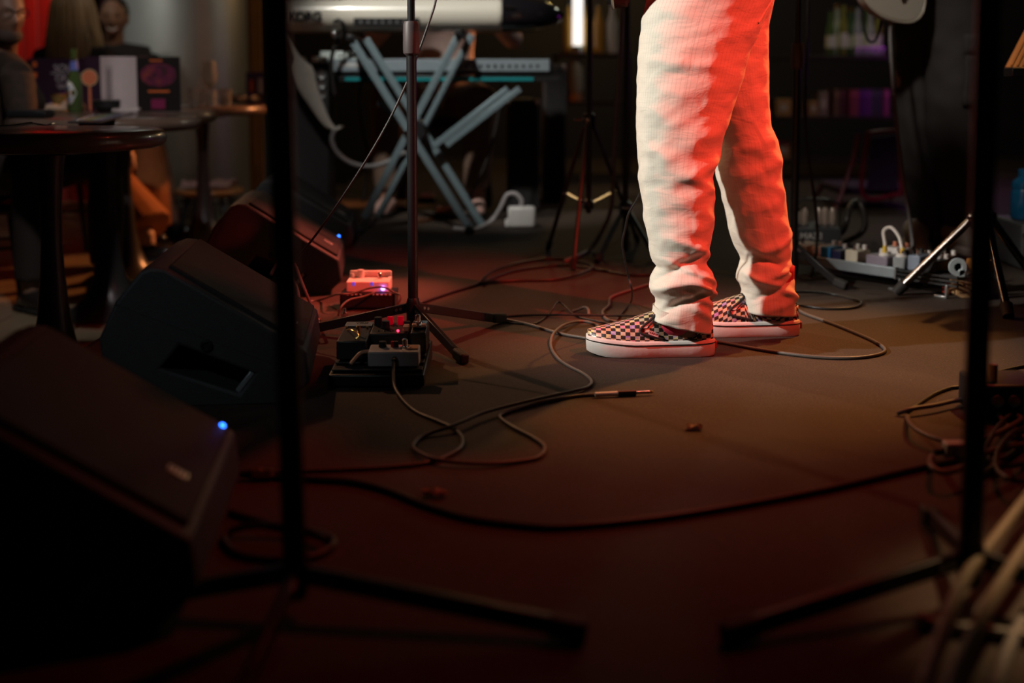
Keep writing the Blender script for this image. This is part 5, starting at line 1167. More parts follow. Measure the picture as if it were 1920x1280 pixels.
MB().lathe([(.04, zP + .05), (.055, zP + .08), (.05, zP + .22), (.03, zP + .27)], (p.x, 7.66, 0), 18).build('jar', mat('beige glaze', (0.35, 0.32, 0.25), 0.4), t); MB().lathe([(.05, zP), (.05, zP + .05)], (p.x, 7.66, 0), 18).build('foot', mat('copper foot', (0.6, 0.3, 0.1), 0.35, 0.6), t)
# ------------------------------------------------------------------ cafe tables at the stage edge
M_TOP = mat('mottled brown table top', (0.13, 0.085, 0.065), 0.28, var=0.35, scale=24, coat=0.35)
M_PED = mat('cast black pedestal', (0.05, 0.045, 0.045), 0.32, 0.4)
T1, T2, T3, T4 = (-1.22, 3.085, .30), (-1.455, 4.20, .335), (-1.64, 4.95, .385), (-1.61, 6.10, .34)
def cafe_table(label, T):
    x, y, R = T; t = thing('cafe_table', label, 'table', (x, y, AZ + .005), 'round cafe tables along the stage')
    MB().lathe([(R - .05, TZ - .050), (R - .012, TZ - .046), (R - .002, TZ - .034), (R, TZ - .018), (R - .010, TZ - .003), (R - .02, TZ), (.01, TZ)], (x, y, 0), 64).build('table_top', M_TOP, t, smooth=50)
    z0 = AZ + .005
    MB().lathe([(.17, z0), (.17, z0 + .012), (.13, z0 + .03), (.085, z0 + .07), (.06, z0 + .13), (.042, z0 + .22), (.031, z0 + .34), (.027, z0 + .42), (.028, z0 + .52), (.036, z0 + .62), (.044, TZ - .052)], (x, y, 0), 32).build('pedestal', M_PED, t, smooth=60)
    MB().lathe([(.12, TZ - .062), (.12, TZ - .050)], (x, y, 0), 24).build('mounting_plate', M_PBLK, t)
    return t
cafe_table('round brown cafe table with a fork, closest to the wedge monitors', T1)
cafe_table('round brown cafe table with a flat black menu lying on it', T2)
cafe_table('round brown cafe table with the green beer bottle and standing menus', T3)
cafe_table('round brown cafe table with the wine glass, farthest along the stage', T4)
E_ = TZ + .0005
# beer bottle
p = F(141, 211, TZ); M_GB = mat('green bottle glass', (0.01, 0.10, 0.03), 0.06, var=0.05, trans=0.35, coat=0.6)
bt = thing('beer_bottle', 'green beer bottle with a blue neck label on the cafe table', 'bottle', (p.x, p.y, E_))
x, y = p.x, p.y
MB().lathe([(.026, E_), (.030, E_ + .006), (.0305, E_ + .10), (.029, E_ + .125), (.0165, E_ + .165), (.0135, E_ + .20), (.013, E_ + .235), (.0145, E_ + .238), (.0145, E_ + .25), (.012, E_ + .252)], (x, y, 0), 28).build('glass', M_GB, bt)
nl = MB().lathe([(.0175, E_ + .168), (.0145, E_ + .205)], (x, y, 0), 28).build('neck_label', mat('blue neck label', (0.14, 0.18, 0.55), 0.4), bt)
MB().lathe([(.0146, E_ + .203), (.0142, E_ + .214)], (x, y, 0), 28).build('silver_band', M_CHROME, bt)
lab = MB(); pts = []
for (a, h) in ((-.75, 0), (0, .055), (.55, .012), (.75, -.0), (.55, -.012), (0, -.052)): pts.append((a, h))
def onb(a, h): return V((x + .0312*math.sin(a - .25), y - .0312*math.cos(a - .25), E_ + .078 + h))
poly = []
pp = [(-.85, .03), (-.2, .05), (.35, .038), (.9, 0), (.35, -.038), (-.2, -.05), (-.85, -.03)]
for (a0, h0), (a1, h1) in zip(pp, pp[1:] + pp[:1]):
    for i in range(4): poly.append(onb(lerp(a0, a1, i/4), lerp(h0, h1, i/4)))
k0 = lab.add(poly + [onb(0, 0)], []); n_ = len(poly)
for i in range(n_): lab.f.append([k0+i, k0+(i+1) % n_, k0+n_])
lo_ = lab.build('front_label', mat('cream blue label', (0.72, 0.70, 0.68), 0.5), bt, solid=.0006, smooth=60)
for h, m in ((.022, mat('label blue', (0.15, 0.25, 0.6), 0.5)), (-.024, mat('label blue', (0.15, 0.25, 0.6), 0.5)), (0, mat('label red', (0.65, 0.15, 0.10), 0.5))):
    MB().tube([onb(a, h + (.006*math.sin(a*2.4) if h else 0)) + V((0, -.0008, 0)) for a in [-.6 + .12*i for i in range(9)]], .0022, 5).build('print_band', m, lo_)
# standing menus
def panel(pts_b, h, th, m, parent, nm):
    mb = MB(); n_ = len(pts_b); tops = [q + V((0, 0, h)) for q in pts_b]
    for i in range(n_-1):
        a, b = pts_b[i], pts_b[i+1]; d = V((b.y-a.y, a.x-b.x, 0)).normalized()*-th
        mb.prism([a, b, tops[i+1], tops[i]], d)
    return mb.build(nm, m, parent, smooth=0)
M_MENU = mat('dark violet menu card', (0.035, 0.016, 0.035), 0.4, var=0.3, scale=18)
HM = .225
a, b = F(57, 205.5, TZ), F(150, 207, TZ); b.y = a.y - .02
mA = thing('menu', 'dark violet standing menu with pale lettering and orange squares behind the bottle', 'menu', ((a.x+b.x)/2, (a.y+b.y)/2, E_))
panel([V((a.x, a.y, E_)), V((b.x, b.y, E_))], HM, .004, M_MENU, mA, 'front_card'); panel([V((a.x, a.y + .1, E_)), V((b.x, b.y + .02, E_))], HM, .004, M_MENU, mA, 'rear_card')
xd = (b - a).normalized(); fy = V((-xd.y, xd.x, 0)); fr_ = lambda s_, h: V((lerp(a.x, b.x, s_), lerp(a.y, b.y, s_), E_ + h)) - fy*.0012
M_PALE = mat('pale print', (0.55, 0.53, 0.58), 0.5); M_ORN = mat('orange print', (0.75, 0.16, 0.03), 0.5)
text('SOUL', .044, frame(fr_(.62, HM*.80), xd, (0, 0, 1)), M_PALE, mA); text('ONIT', .040, frame(fr_(.62, HM*.60), xd, (0, 0, 1)), M_PALE, mA)
sq = [fr_(.36 + .04*i, HM*(.70 + .02*math.sin(i*1.9))) for i in range(14)]; MB().tube(cr(sq, 3), .0016, 5).build('script_line', M_PALE, mA)
for k in range(4): MB().box(fr_(.10, HM*(.88 - .21*k)), (.018, .0016, .022), (0, 0, math.atan2(xd.y, xd.x))).build('orange_block', M_ORN, mA, smooth=0)
for k in range(3): MB().box(fr_(.62, HM*(.48 - .03*k)), (.09 - .01*k, .0014, .0025), (0, 0, math.atan2(xd.y, xd.x))).build('text_line', M_PALE, mA, smooth=0)
MB().prism([fr_(.25, HM*.05), fr_(.5, HM*.33), fr_(.85, HM*.36), fr_(.7, HM*.20), fr_(.5, HM*.05)], -fy*.0008).build('violet_swoosh', mat('violet print', (0.12, 0.05, 0.20), 0.4), mA, smooth=0)
a, b, c = F(163, 209.5, TZ), F(190, 209.5, TZ), F(250, 212, TZ)
mB = thing('menu', 'open standing menu showing a pale page and an orange cocktail picture', 'menu', ((a.x+c.x)/2, a.y, E_))
panel([V((a.x, a.y, E_)), V((b.x + .005, a.y - .01, E_))], HM, .003, M_MENU, mB, 'picture_page')
M_PAGE = mat('pale pink paper', (0.62, 0.52, 0.52), 0.6, var=0.05)
pb = [V((b.x + .005 + .145*s_, a.y - .012 - .035*math.sin(s_*PI*.9) + .03*s_, E_)) for s_ in [i/8 for i in range(9)]]
pg = panel(pb, HM, .002, M_PAGE, mB, 'page')
for k in range(13): MB().box(V((b.x + .052, a.y - .0445, E_ + HM*(.82 - .045*k))), (.026, .0014, .003)).build('text_line', mat('grey print', (0.25, 0.22, 0.24), 0.6), mB, smooth=0)
panel([pb[-1] + V((.004, 0, 0)), pb[-1] + V((.03, .06, 0))], HM + .002, .003, mat('grey cover', (0.16, 0.13, 0.15), 0.3), mB, 'cover')
ct = V(((a.x+b.x)/2 - .012, a.y - .0075, E_ + HM*.62)); MB().lathe([(.001, 0), (.030, 0), (.030, .002)], ct, 24, Matrix.Rotation(PI/2, 3, 'X')).build('cocktail_disc', mat('orange cocktail', (0.70, 0.20, 0.10), 0.4), mB); MB().lathe([(.030, -.0005), (.034, -.0005), (.034, .0022), (.030, .0022), (.030, -.0005)], ct, 24, Matrix.Rotation(PI/2, 3, 'X')).build('glass_rim', mat('straw rim', (0.6, 0.45, 0.25), 0.4), mB)
MB().box(ct + V((0, -.001, -.085)), (.010, .002, .10)).build('glass_stem', mat('orange cocktail', (0.70, 0.20, 0.10)), mB)
a, b = F(258, 209.5, TZ), F(321, 211, TZ); b.y = a.y + .02
mC = thing('menu', 'dark standing menu with magenta and orange print at the table rim', 'menu', ((a.x+b.x)/2, a.y, E_)); panel([V((a.x, a.y, E_)), V((b.x, b.y, E_))], HM, .006, mat('black menu card', (0.012, 0.008, 0.008), 0.4), mC, 'card')
xd = (b - a).normalized(); fy = V((-xd.y, xd.x, 0)); ang = math.atan2(xd.y, xd.x)
fr_ = lambda s_, h: V((lerp(a.x, b.x, s_), lerp(a.y, b.y, s_), E_ + h)) - fy*.0014
def burst():
    m = bpy.data.materials.new('magenta orange print'); m.use_nodes = True; nt = m.node_tree; N = nt.nodes; L = nt.links
    tc = N.new('ShaderNodeTexCoord'); nz = N.new('ShaderNodeTexNoise'); nz.inputs['Scale'].default_value = 28; L.new(tc.outputs['Object'], nz.inputs['Vector'])
    r = N.new('ShaderNodeValToRGB'); L.new(nz.outputs['Fac'], r.inputs[0]); e = r.color_ramp.elements
    e[0].position = .3; e[0].color = (.03, .006, .010, 1); e[1].position = .72; e[1].color = (.28, .05, .01, 1); q = e.new(.5); q.color = (.14, .006, .05, 1)
    L.new(r.outputs[0], N['Principled BSDF'].inputs['Base Color']); return m
M_BURST = burst()
MB().prism([fr_(.5 + .42*math.cos(2*PI*i/20), HM*(.67 + .22*math.sin(2*PI*i/20))) for i in range(20)], -fy*.0008).build('printed_burst', M_BURST, mC, smooth=0)
for s_, h, w_, hh in ((.45, .93, .05, .006), (.5, .37, .085, .008)): MB().box(fr_(s_, HM*h), (w_, .0016, hh), (0, 0, ang)).build('orange_bar', M_ORN, mC, smooth=0)
MB().box(fr_(.48, HM*.14), (.055, .0016, .04), (0, 0, ang)).build('magenta_block', mat('magenta print', (0.24, 0.012, 0.08), 0.5), mC, smooth=0)
# flat black menu on the second table
q = [F(72, 242, TZ), F(178, 243, TZ), F(283, 211.5, TZ), F(160, 213, TZ)]
q = [V((lerp(T2[0], v_.x, .62), lerp(T2[1] - .02, v_.y, .62), E_)) for v_ in q]
fm = MB().prism(q, (0, 0, .004)).build('menu', mat('glossy black leaflet', (0.02, 0.02, 0.025), 0.25), label='black leaflet with streaked print lying flat on a cafe table', cat='menu', smooth=0)
for k, c in enumerate(((0.30, 0.30, 0.28), (0.28, 0.22, 0.05), (0.10, 0.25, 0.16), (0.30, 0.30, 0.28), (0.05, 0.06, 0.20))):
    s_ = .30 + .13*k; a_, b_ = lerp(q[0], q[1], s_), lerp(q[3], q[2], s_)
    MB().bar(lerp(a_, b_, .15) + V((0, 0, .0047)), lerp(a_, b_, .85) + V((0, 0, .0047)), .010, .0008).build('print_streak', mat('streak %d' % k, c, 0.4), fm, smooth=0)
sw = [lerp(lerp(q[0], q[1], .14 + .03*math.sin(i*1.7)), lerp(q[3], q[2], .14 + .03*math.sin(i*1.7)), .15 + .045*i) + V((0, 0, .0048)) for i in range(16)]
MB().tube(cr(sw, 3), .0016, 5).build('script_line', M_PALE, fm)
# fork
f0 = V((-1.42, 3.16, E_ + .002)); fk = thing('fork', 'shiny fork lying on the closest cafe table', 'fork', (f0.x + .09, f0.y, E_))
MB().tube(cr([f0, f0 + V((.07, .0, .004)), f0 + V((.11, .0, .010)), f0 + V((.13, 0, .012))], 4), [.0045 - .0001*i for i in range(13)], 8).build('handle', M_CHROME, fk)
for k in range(4): MB().tube(cr([f0 + V((.128, 0, .012)), f0 + V((.14, -.009 + .006*k, .010)), f0 + V((.165, -.009 + .006*k, .006)), f0 + V((.185, -.009 + .006*k, .012))], 4), .0014, 6).build('tine', M_CHROME, fk)
# napkin, box, tumbler, bowl on the bottle table
def crumple(name, label, c, w_, d_, h_, m, cat, seed):
    mb = MB(); nx, ny = 10, 8; base = []
    for i in range(nx+1):
        for j in range(ny+1):
            z = .002 + h_*(.35 + .9*abs(noise.noise(V((i*.45 + seed, j*.5, seed))))) * (1 if 0 < j < ny else .3)
            base.append(V((c[0] - w_/2 + w_*i/nx + .006*noise.noise(V((i, j, seed))), c[1] - d_/2 + d_*j/ny, c[2] + z)))
    k0 = mb.add(base, [])
    for i in range(nx):
        for j in range(ny): q_ = k0 + i*(ny+1) + j; mb.f.append([q_, q_+1, q_+ny+2, q_+ny+1])
    return mb.build(name, m, label=label, cat=cat, solid=.0015, smooth=0, loc=(c[0], c[1], c[2]))
pn_ = F(75, 205, TZ); crumple('napkin', 'crumpled tan paper napkin beside the beer bottle', (-1.84, 4.80, E_), .17, .10, .045, mat('tan napkin', (0.45, 0.33, 0.24), 0.8), 'napkin', 3.3)
bxp = thing('box', 'flat black box on the edge of a cafe table', 'box', (-1.655, 4.04, E_)); MB().box((-1.655, 4.04, E_ + .013), (.13, .09, .018)).build('tray', M_PBLK, bxp, bevel=.003); MB().box((-1.655, 4.04, E_ + .024), (.126, .086, .008)).build('lid', M_BLACK, bxp, bevel=.002); MB().box((-1.655, 4.04, E_ + .002), (.12, .08, .004)).build('base', M_RUB, bxp)
tm = thing('tumbler', 'low amber-rimmed tumbler behind the tan napkin', 'glass', (-1.93, 5.02, E_)); MB().lathe([(.030, E_), (.036, E_ + .07), (.034, E_ + .07), (.028, E_ + .008), (.001, E_ + .007)], (-1.93, 5.02, 0), 20).build('glass', mat('amber glass', (0.5, 0.35, 0.12), 0.1, trans=0.6), tm); MB().lathe([(.0362, E_ + .066), (.0364, E_ + .071)], (-1.93, 5.02, 0), 20).build('rim', M_BRASS, tm)
bw = F(187, 211, TZ); bl = thing('bowl', 'small black bowl holding a pale napkin on the bottle table', 'bowl', (-1.62, 4.70, E_)); MB().lathe([(.030, E_), (.05, E_ + .02), (.052, E_ + .05), (.049, E_ + .05), (.045, E_ + .02), (.001, E_ + .006)], (-1.62, 4.70, 0), 24).build('shell', M_BLACK, bl); MB().lathe([(.0522, E_ + .047), (.0525, E_ + .051)], (-1.62, 4.70, 0), 24).build('rim', M_STEEL, bl)
crumple('napkin', 'pale crumpled napkin by the small black bowl', (-1.535, 4.68, E_), .10, .06, .022, mat('pale napkin', (0.55, 0.48, 0.46), 0.8), 'napkin', 8.1)
# table with the wine glass
wg = F(392, 191, TZ); wx, wy = -1.53, 5.95
wgt = thing('wine_glass', 'clear wine glass catching a bright reflection on the farthest cafe table', 'glass', (wx, wy, E_))
MB().lathe([(.034, E_), (.034, E_ + .002), (.004, E_ + .008), (.0035, E_ + .085), (.012, E_ + .095)], (wx, wy, 0), 24).build('stem', M_GLASS, wgt); MB().lathe([(.004, E_ + .092), (.030, E_ + .11), (.040, E_ + .145), (.036, E_ + .20), (.030, E_ + .225), (.0285, E_ + .225), (.0345, E_ + .20), (.0385, E_ + .145), (.028, E_ + .113), (.001, E_ + .098)], (wx, wy, 0), 28).build('bowl', M_GLASS, wgt)
for k, (dx, dy) in enumerate(((-.04, -.12), (.03, -.10), (.07, .04))):
    t = thing('tumbler', 'clear low tumbler near the wine glass', 'glass', (wx + dx, wy + dy, E_), 'tumblers around the wine glass'); MB().lathe([(.026, E_), (.032, E_ + .085), (.030, E_ + .085), (.024, E_ + .01), (.001, E_ + .009)], (wx + dx, wy + dy, 0), 20).build('glass', M_GLASS, t); MB().lathe([(.0322, E_ + .082), (.0324, E_ + .086)], (wx + dx, wy + dy, 0), 20).build('rim', M_CHROME, t)
cd = thing('candle_holder', 'small red glass candle holder on the farthest cafe table', 'candle', (-1.74, 5.93, E_)); MB().lathe([(.028, E_), (.034, E_ + .03), (.030, E_ + .065), (.028, E_ + .065), (.030, E_ + .03), (.001, E_ + .006)], (-1.74, 5.93, 0), 20).build('cup', mat('red glass', (0.6, 0.05, 0.07), 0.15, trans=0.4), cd); MB().lathe([(.026, E_ + .01), (.026, E_ + .04)], (-1.74, 5.93, 0), 16).build('wax', M_WHITE, cd)
crumple('bag', 'dark soft bag lying on the farthest cafe table', (-1.40, 6.08, E_), .20, .12, .06, mat('dark bag cloth', (0.03, 0.03, 0.036), 0.6), 'bag', 5.5)
mD = thing('menu', 'violet menu card standing on the farthest cafe table behind the stand pole', 'menu', (-1.355, 6.22, E_)); panel([V((-1.40, 6.2, E_)), V((-1.31, 6.24, E_))], .17, .004, mat('violet card', (0.06, 0.04, 0.16), 0.4), mD, 'card'); MB().box((-1.33, 6.2265, E_ + .10), (.03, .002, .08), (0, 0, .42)).build('pale_panel', M_PALE, mD); MB().box((-1.375, 6.2085, E_ + .10), (.018, .002, .06), (0, 0, .42)).build('amber_panel', M_ORN, mD)

# ------------------------------------------------------------------ seated audience
FL = AZ + .008
def S(x, y, z): return V((x, y, z))
M_DTR = mat('dark brown trousers', (0.018, 0.012, 0.010), 0.8, bump=0.2); M_SHOEB = mat('black leather shoe', (0.02, 0.016, 0.015), 0.3, coat=0.3)
# man at the left
hx, hy = P(6, 30, 4.55).x, 4.55; hz = P(6, 28, 4.55).z
manS = skinmat('tan skin man', (0.20, 0.11, 0.075))
t, R = seated('man in a dark patterned jacket and glasses sitting at the cafe tables', (hx - .05, hy + .05, FL), (hx, hy, hz), (.75, -.65, -.1), (hx - .02, hy + .03, hz - .15), (hx + .10, hy - .13, hz - .24), (hx - .15, hy + .17, hz - .24), (hx + .16, hy - .22, hz - .48), (hx - .08, hy + .22, hz - .50), (hx + .30, hy - .08, hz - .44), (hx + .14, hy + .16, hz - .46),
    (hx - .07, hy + .04, FL + .50), (hx + .0, hy - .08, FL + .50), (hx + .0, hy + .13, FL + .50), (hx + .22, hy - .30, FL + .52), (hx + .36, hy + .06, FL + .52), (hx + .20, hy - .30, FL + .09), (hx + .34, hy + .08, FL + .09), (hx + .30, hy - .37, FL), (hx + .46, hy + .02, FL), manS, mat('brown patterned jacket', (0.028, 0.016, 0.010), 0.85, var=0.7, scale=45), M_DTR, M_SHOEB)
gs_ = MB(); e0 = V((hx, hy, hz))
for sx in (-1, 1):
    c = e0 + R @ V((sx*.032, .098, .014)); gs_.tube([c + R @ V((.022*math.cos(a_), 0, .018*math.sin(a_))) for a_ in [2*PI*i/16 for i in range(16)]], .002, 6, closed=True); gs_.tube([e0 + R @ V((sx*.052, .096, .016)), e0 + R @ V((sx*.078, .0, .014))], .002, 6)
gs_.tube([e0 + R @ V((-.012, .102, .018)), e0 + R @ V((.012, .102, .018))], .002, 6); gs_.build('glasses', M_PBLK, t)
def hair_cap(t, c, R, r, off, m, name='hair'):
    mb = MB(); mb.ball(V(c) + R @ V(off), r, 22, R); return mb.build(name, m, t)
hair_cap(t, e0, R, (.083, .098, .10), (0, -.022, .035), mat('short dark hair', (0.02, 0.014, 0.010), 0.6, bump=0.4, bscale=120))
MB().ball(e0 + R @ V((0, .03, -.075)), (.058, .062, .042), 16, R).build('beard', mat('dark beard', (0.05, 0.03, 0.022), 0.8, bump=0.5, bscale=150), t)
# blonde woman seen from behind, legs crossed towards the stage
hx, hy = P(140, 30, 5.9).x, 5.9; hz = P(140, 22, 5.9).z
t, R = seated('person with long blonde hair seen from behind, in rust-brown wide trousers', (hx - .15, hy, FL), (hx, hy, hz), (-.15, 1, 0), (hx, hy - .02, hz - .16), (hx + .19, hy - .04, hz - .25), (hx - .19, hy - .0, hz - .25), (hx + .25, hy - .10, hz - .50), (hx - .25, hy + .02, hz - .5), (hx + .36, hy - .36, hz - .66), (hx - .15, hy + .25, hz - .55),
    (hx - .05, hy, FL + .50), (hx + .06, hy - .08, FL + .50), (hx + .06, hy + .10, FL + .50), (hx + .22, hy - .42, FL + .48), (hx + .34, hy + .05, FL + .52), (hx + .52, hy - .58, FL + .13), (hx + .30, hy + .06, FL + .09), (hx + .66, hy - .62, FL + .02), (hx + .42, hy + .02, FL), skinmat('fair skin', (0.60, 0.38, 0.30)), mat('black top', (0.018, 0.016, 0.018), 0.8), mat('rust brown trousers', (0.34, 0.12, 0.035), 0.8, var=0.2, bump=0.2), M_SHOEB, wide=.08)
e0 = V((hx, hy, hz)); hm = MB()
def blonde():
    m = mat('streaked blonde hair', (0.24, 0.16, 0.085), 0.45, var=0.9, scale=1.0); nt = m.node_tree
    mp = nt.nodes.new('ShaderNodeMapping'); mp.inputs['Scale'].default_value = (34, 34, 2.5)
    for n in nt.nodes:
        if n.type == 'TEX_NOISE': nt.links.new(mp.outputs[0], n.inputs['Vector'])
        if n.type == 'TEX_COORD': nt.links.new(n.outputs['Object'], mp.inputs[0])
    return m
hm.ball(e0 + V((0, -.01, .025)), (.092, .108, .115), 22)
hm2 = MB()
for k in range(46):
    a_ = -PI*.98 + k/45*PI*.96; r0 = .088 + .008*math.sin(k*2.3); cx_, cy_ = math.cos(a_), math.sin(a_)
    pts = [e0 + V((cx_*.05, cy_*.06, .13)), e0 + V((cx_*r0, cy_*r0*1.12, .05)), e0 + V((cx_*(r0 + .02), cy_*(r0 + .02), -.06)), e0 + V((cx_*(r0 + .035 + .01*math.sin(k)), cy_*(r0 + .03), -.16)), e0 + V((cx_*(r0 + .03 + .016*math.sin(k*1.7)), cy_*(r0 + .035), -.27 - .02*math.sin(k*3.1)))]
    hm.tube(cr(pts, 4), [.012]*5 + [.014]*6 + [.013]*4 + [.010, .005], 7)
hm.build('hair', blonde(), t, smooth=180)
# smiling woman
hx, hy = P(213, 30, 6.65).x, 6.65; hz = P(213, 34, 6.65).z
sk = skinmat('deep brown skin', (0.24, 0.12, 0.075))
t, R = seated('smiling woman with dark hair in a black top sitting before the steel column', (hx - .05, hy + .05, FL), (hx, hy, hz), (.22, -1, -.08), (hx - .01, hy + .03, hz - .15), (hx + .18, hy + .05, hz - .22), (hx - .18, hy + .03, hz - .22), (hx + .24, hy - .05, hz - .46), (hx - .24, hy - .05, hz - .46), (hx + .10, hy - .22, hz - .50), (hx - .06, hy - .24, hz - .5),
    (hx, hy + .05, FL + .50), (hx + .10, hy - .02, FL + .50), (hx - .08, hy - .02, FL + .50), (hx + .30, hy - .30, FL + .53), (hx + .16, hy - .38, FL + .50), (hx + .40, hy - .32, FL + .10), (hx + .24, hy - .40, FL + .09), (hx + .52, hy - .40, FL), (hx + .36, hy - .50, FL), sk, mat('black top', (0.018, 0.016, 0.018)), mat('dark skirt', (0.03, 0.02, 0.02), 0.8), M_SHOEB, bare=True)
e0 = V((hx, hy, hz)); hair_cap(t, e0, R, (.084, .10, .105), (0, -.028, .032), mat('pulled back dark hair', (0.012, 0.010, 0.012), 0.4, bump=0.3, bscale=80))
for sx in (-1, 1): MB().ball(e0 + R @ V((sx*.03, .079, .012)), (.011, .008, .006), 10, R).build('eye', mat('dark eye', (0.03, 0.02, 0.02), 0.1), t)
mth = MB(); mth.tube(cr([e0 + R @ V((-.026, .086, -.050)), e0 + R @ V((-.013, .097, -.060)), e0 + R @ V((0, .1, -.063)), e0 + R @ V((.013, .097, -.060)), e0 + R @ V((.026, .086, -.050))], 4), [.0015] + [.0036]*15 + [.0015], 8).build('teeth', M_WHITE, t)
MB().tube(cr([e0 + R @ V((-.03, .084, -.052)), e0 + R @ V((-.015, .096, -.068)), e0 + R @ V((0, .1, -.072)), e0 + R @ V((.015, .096, -.068)), e0 + R @ V((.03, .084, -.052))], 4), .004, 8).build('lip', mat('brown rose lip', (0.28, 0.09, 0.08), 0.4), t)
# chairs under the audience and the free chair by the stage
def stool(label, c, seat_m, hgt=.45, back=None):
    t = thing('chair', label, 'chair', (c[0], c[1], FL), 'cafe chairs')
    MB().lathe([(.02, FL + hgt - .03), (.17, FL + hgt - .03), (.185, FL + hgt - .015), (.18, FL + hgt), (.02, FL + hgt + .004)], (c[0], c[1], 0), 28).build('seat', seat_m, t)
    for a_ in (.785, 2.356, 3.927, 5.498):
        d = V((math.cos(a_), math.sin(a_), 0)); MB().cyl(V((c[0], c[1], FL + hgt - .03)) + d*.12, V((c[0], c[1], FL)) + d*.19, .013, .011, 10).build('leg', M_PBLK, t)
    MB().tube([V((c[0], c[1], FL + .2)) + V((math.cos(a_), math.sin(a_), 0))*.158 for a_ in [2*PI*i/28 for i in range(28)]], .007, 6, closed=True).build('foot_ring', M_PBLK, t)
    if back is not None:
        d = V((math.cos(back), math.sin(back), 0)); s_ = V((-d.y, d.x, 0)); o_ = V((c[0], c[1], 0))
        MB().tube(cr([o_ + d*.15 + s_*.13 + V((0, 0, FL + hgt)), o_ + d*.20 + s_*.15 + V((0, 0, FL + hgt + .22)), o_ + d*.22 + V((0, 0, FL + hgt + .32)), o_ + d*.20 - s_*.15 + V((0, 0, FL + hgt + .22)), o_ + d*.15 - s_*.13 + V((0, 0, FL + hgt))], 5), .012, 8).build('back_hoop', M_PBLK, t)
    return t
m_or = mat('orange wood seat', (0.48, 0.20, 0.06), 0.4, var=0.2, scale=12)
cst = P(392, 360, 6.3); stool('orange wooden stool beside the wedge monitors with a folded pink cloth', (cst.x, 6.3), m_or, cst.z - FL + .02)
crumple('cloth', 'pale pink cloth lying on the orange stool', (cst.x + .01, 6.28, cst.z + .026), .26, .2, .05, mat('pink cloth', (0.48, 0.30, 0.28), 0.85), 'cloth', 2.2)
for (px_, py_, lb, b_) in ((P(6, 0, 4.55).x - .07, 4.60, 'dark cafe chair under the man in glasses', 2.4), (P(140, 0, 5.9).x - .06, 5.9, 'dark cafe chair under the blonde person', 3.14), (P(213, 0, 6.65).x, 6.72, 'dark cafe chair under the smiling woman', 1.57)): stool(lb, (px_, py_), mat('dark seat', (0.04, 0.025, 0.02), 0.5), .36, b_)
# keyboard player, mostly hidden behind the instruments
kx, ky = P(800, 0, 5.75).x + .08, 5.8; kz = 1.32
t, R = seated('keyboard player in a pale red-lit shirt sitting behind the keyboards', (kx, ky, 0), (kx, ky, kz), (-.1, -1, -.25), (kx, ky + .02, kz - .15), (kx + .2, ky + .03, kz - .25), (kx - .2, ky + .03, kz - .25), (kx + .34, ky - .08, kz - .50), (kx - .34, ky - .08, kz - .50), (kx + .20, ky - .34, kz - .37), (kx - .18, ky - .34, kz - .37),
    (kx, ky + .05, .52), (kx + .1, ky - .02, .52), (kx - .1, ky - .02, .52), (kx + .19, ky - .45, .54), (kx - .24, ky - .45, .54), (kx + .17, ky - .42, .10), (kx - .24, ky - .40, .10), (kx + .18, ky - .56, .005), (kx - .26, ky - .55, .005), skinmat('brown skin keys', (0.35, 0.18, 0.12)), mat('pale shirt', (0.55, 0.42, 0.38), 0.8, bump=0.15), mat('tan trousers', (0.16, 0.10, 0.07), 0.8), mat('pale shoes', (0.5, 0.3, 0.26), 0.6))
hair_cap(t, V((kx, ky, kz)), R, (.084, .10, .105), (0, -.025, .035), mat('short dark hair', (0.02, 0.014, 0.010)))
bn = thing('bench', 'black padded bench under the keyboard player', 'bench', (kx, ky + .06, 0)); MB().box((kx, ky + .06, .38), (.5, .32, .06)).build('seat', M_PBLK, bn, bevel=.02)
for sx in (-1, 1):
    for dy in (-.12, .12): MB().cyl((kx + sx*.2, ky + .06 + dy, .36), (kx + sx*.22, ky + .06 + dy*1.1, .003), .014, n=10).build('leg', M_PBLK, bn)
# ------------------------------------------------------------------ cables on the stage floor
c1 = [(727, 700), (733, 722), (742, 738), (773, 767), (815, 787), (846, 800), (865, 817), (865, 837), (840, 854), (802, 867), (732, 875), (640, 880), (544, 883), (512, 885)]
pts = fl(c1, .0036); pts[0] = V((-0.241, 2.352, GREYZ + .015)); pts[1] = V((-0.2395, 2.33, GREYZ - .004)); pts[2].z = .012
cable('instrument_cable', 'thin brown cable curving out of the pale grey pedal across the floor', pts, .0034, M_CABLEB)
c2 = [(1127, 739), (1080, 742), (1015, 754), (961, 769), (940, 777), (940, 785), (965, 802), (998, 819), (1021, 837), (1011, 856), (977, 864), (919, 869), (861, 867), (815, 860), (786, 848), (775, 835), (794, 817), (848, 798), (902, 775), (948, 762), (1023, 744), (1073, 733), (1102, 725), (1109, 714), (1094, 700), (1065, 685), (1045, 670), (1033, 648), (1038, 625), (1060, 608), (1090, 602), (1115, 607), (1130, 620), (1126, 630), (1100, 640)]
lift = {11: .002, 12: .004, 13: .006, 14: .004, 17: .007, 18: .008, 19: .008, 20: .007, 21: .004, 28: .007, 29: .007}
c2 = c2[:-1]
cable('instrument_cable', 'looped brown cable ending in the jack plug with a white band', fl(c2, .0036, lift), .0036, M_CABLEB)
j0, j1 = F(1127, 739, .0065), F(1192, 736, .0065); dj = (j1 - j0).normalized()
jk = thing('jack_plug', 'black jack plug with a white band and a red-lit tip lying on the floor', 'plug', V((j0.x + .04, j0.y, 0)))
MB().cyl(j0 - dj*.012, j0 + dj*.034, .0046, .0050).build('white_band', M_WHITE, jk); MB().cyl(j0 + dj*.034, j1, .0062).build('barrel', M_PBLK, jk)
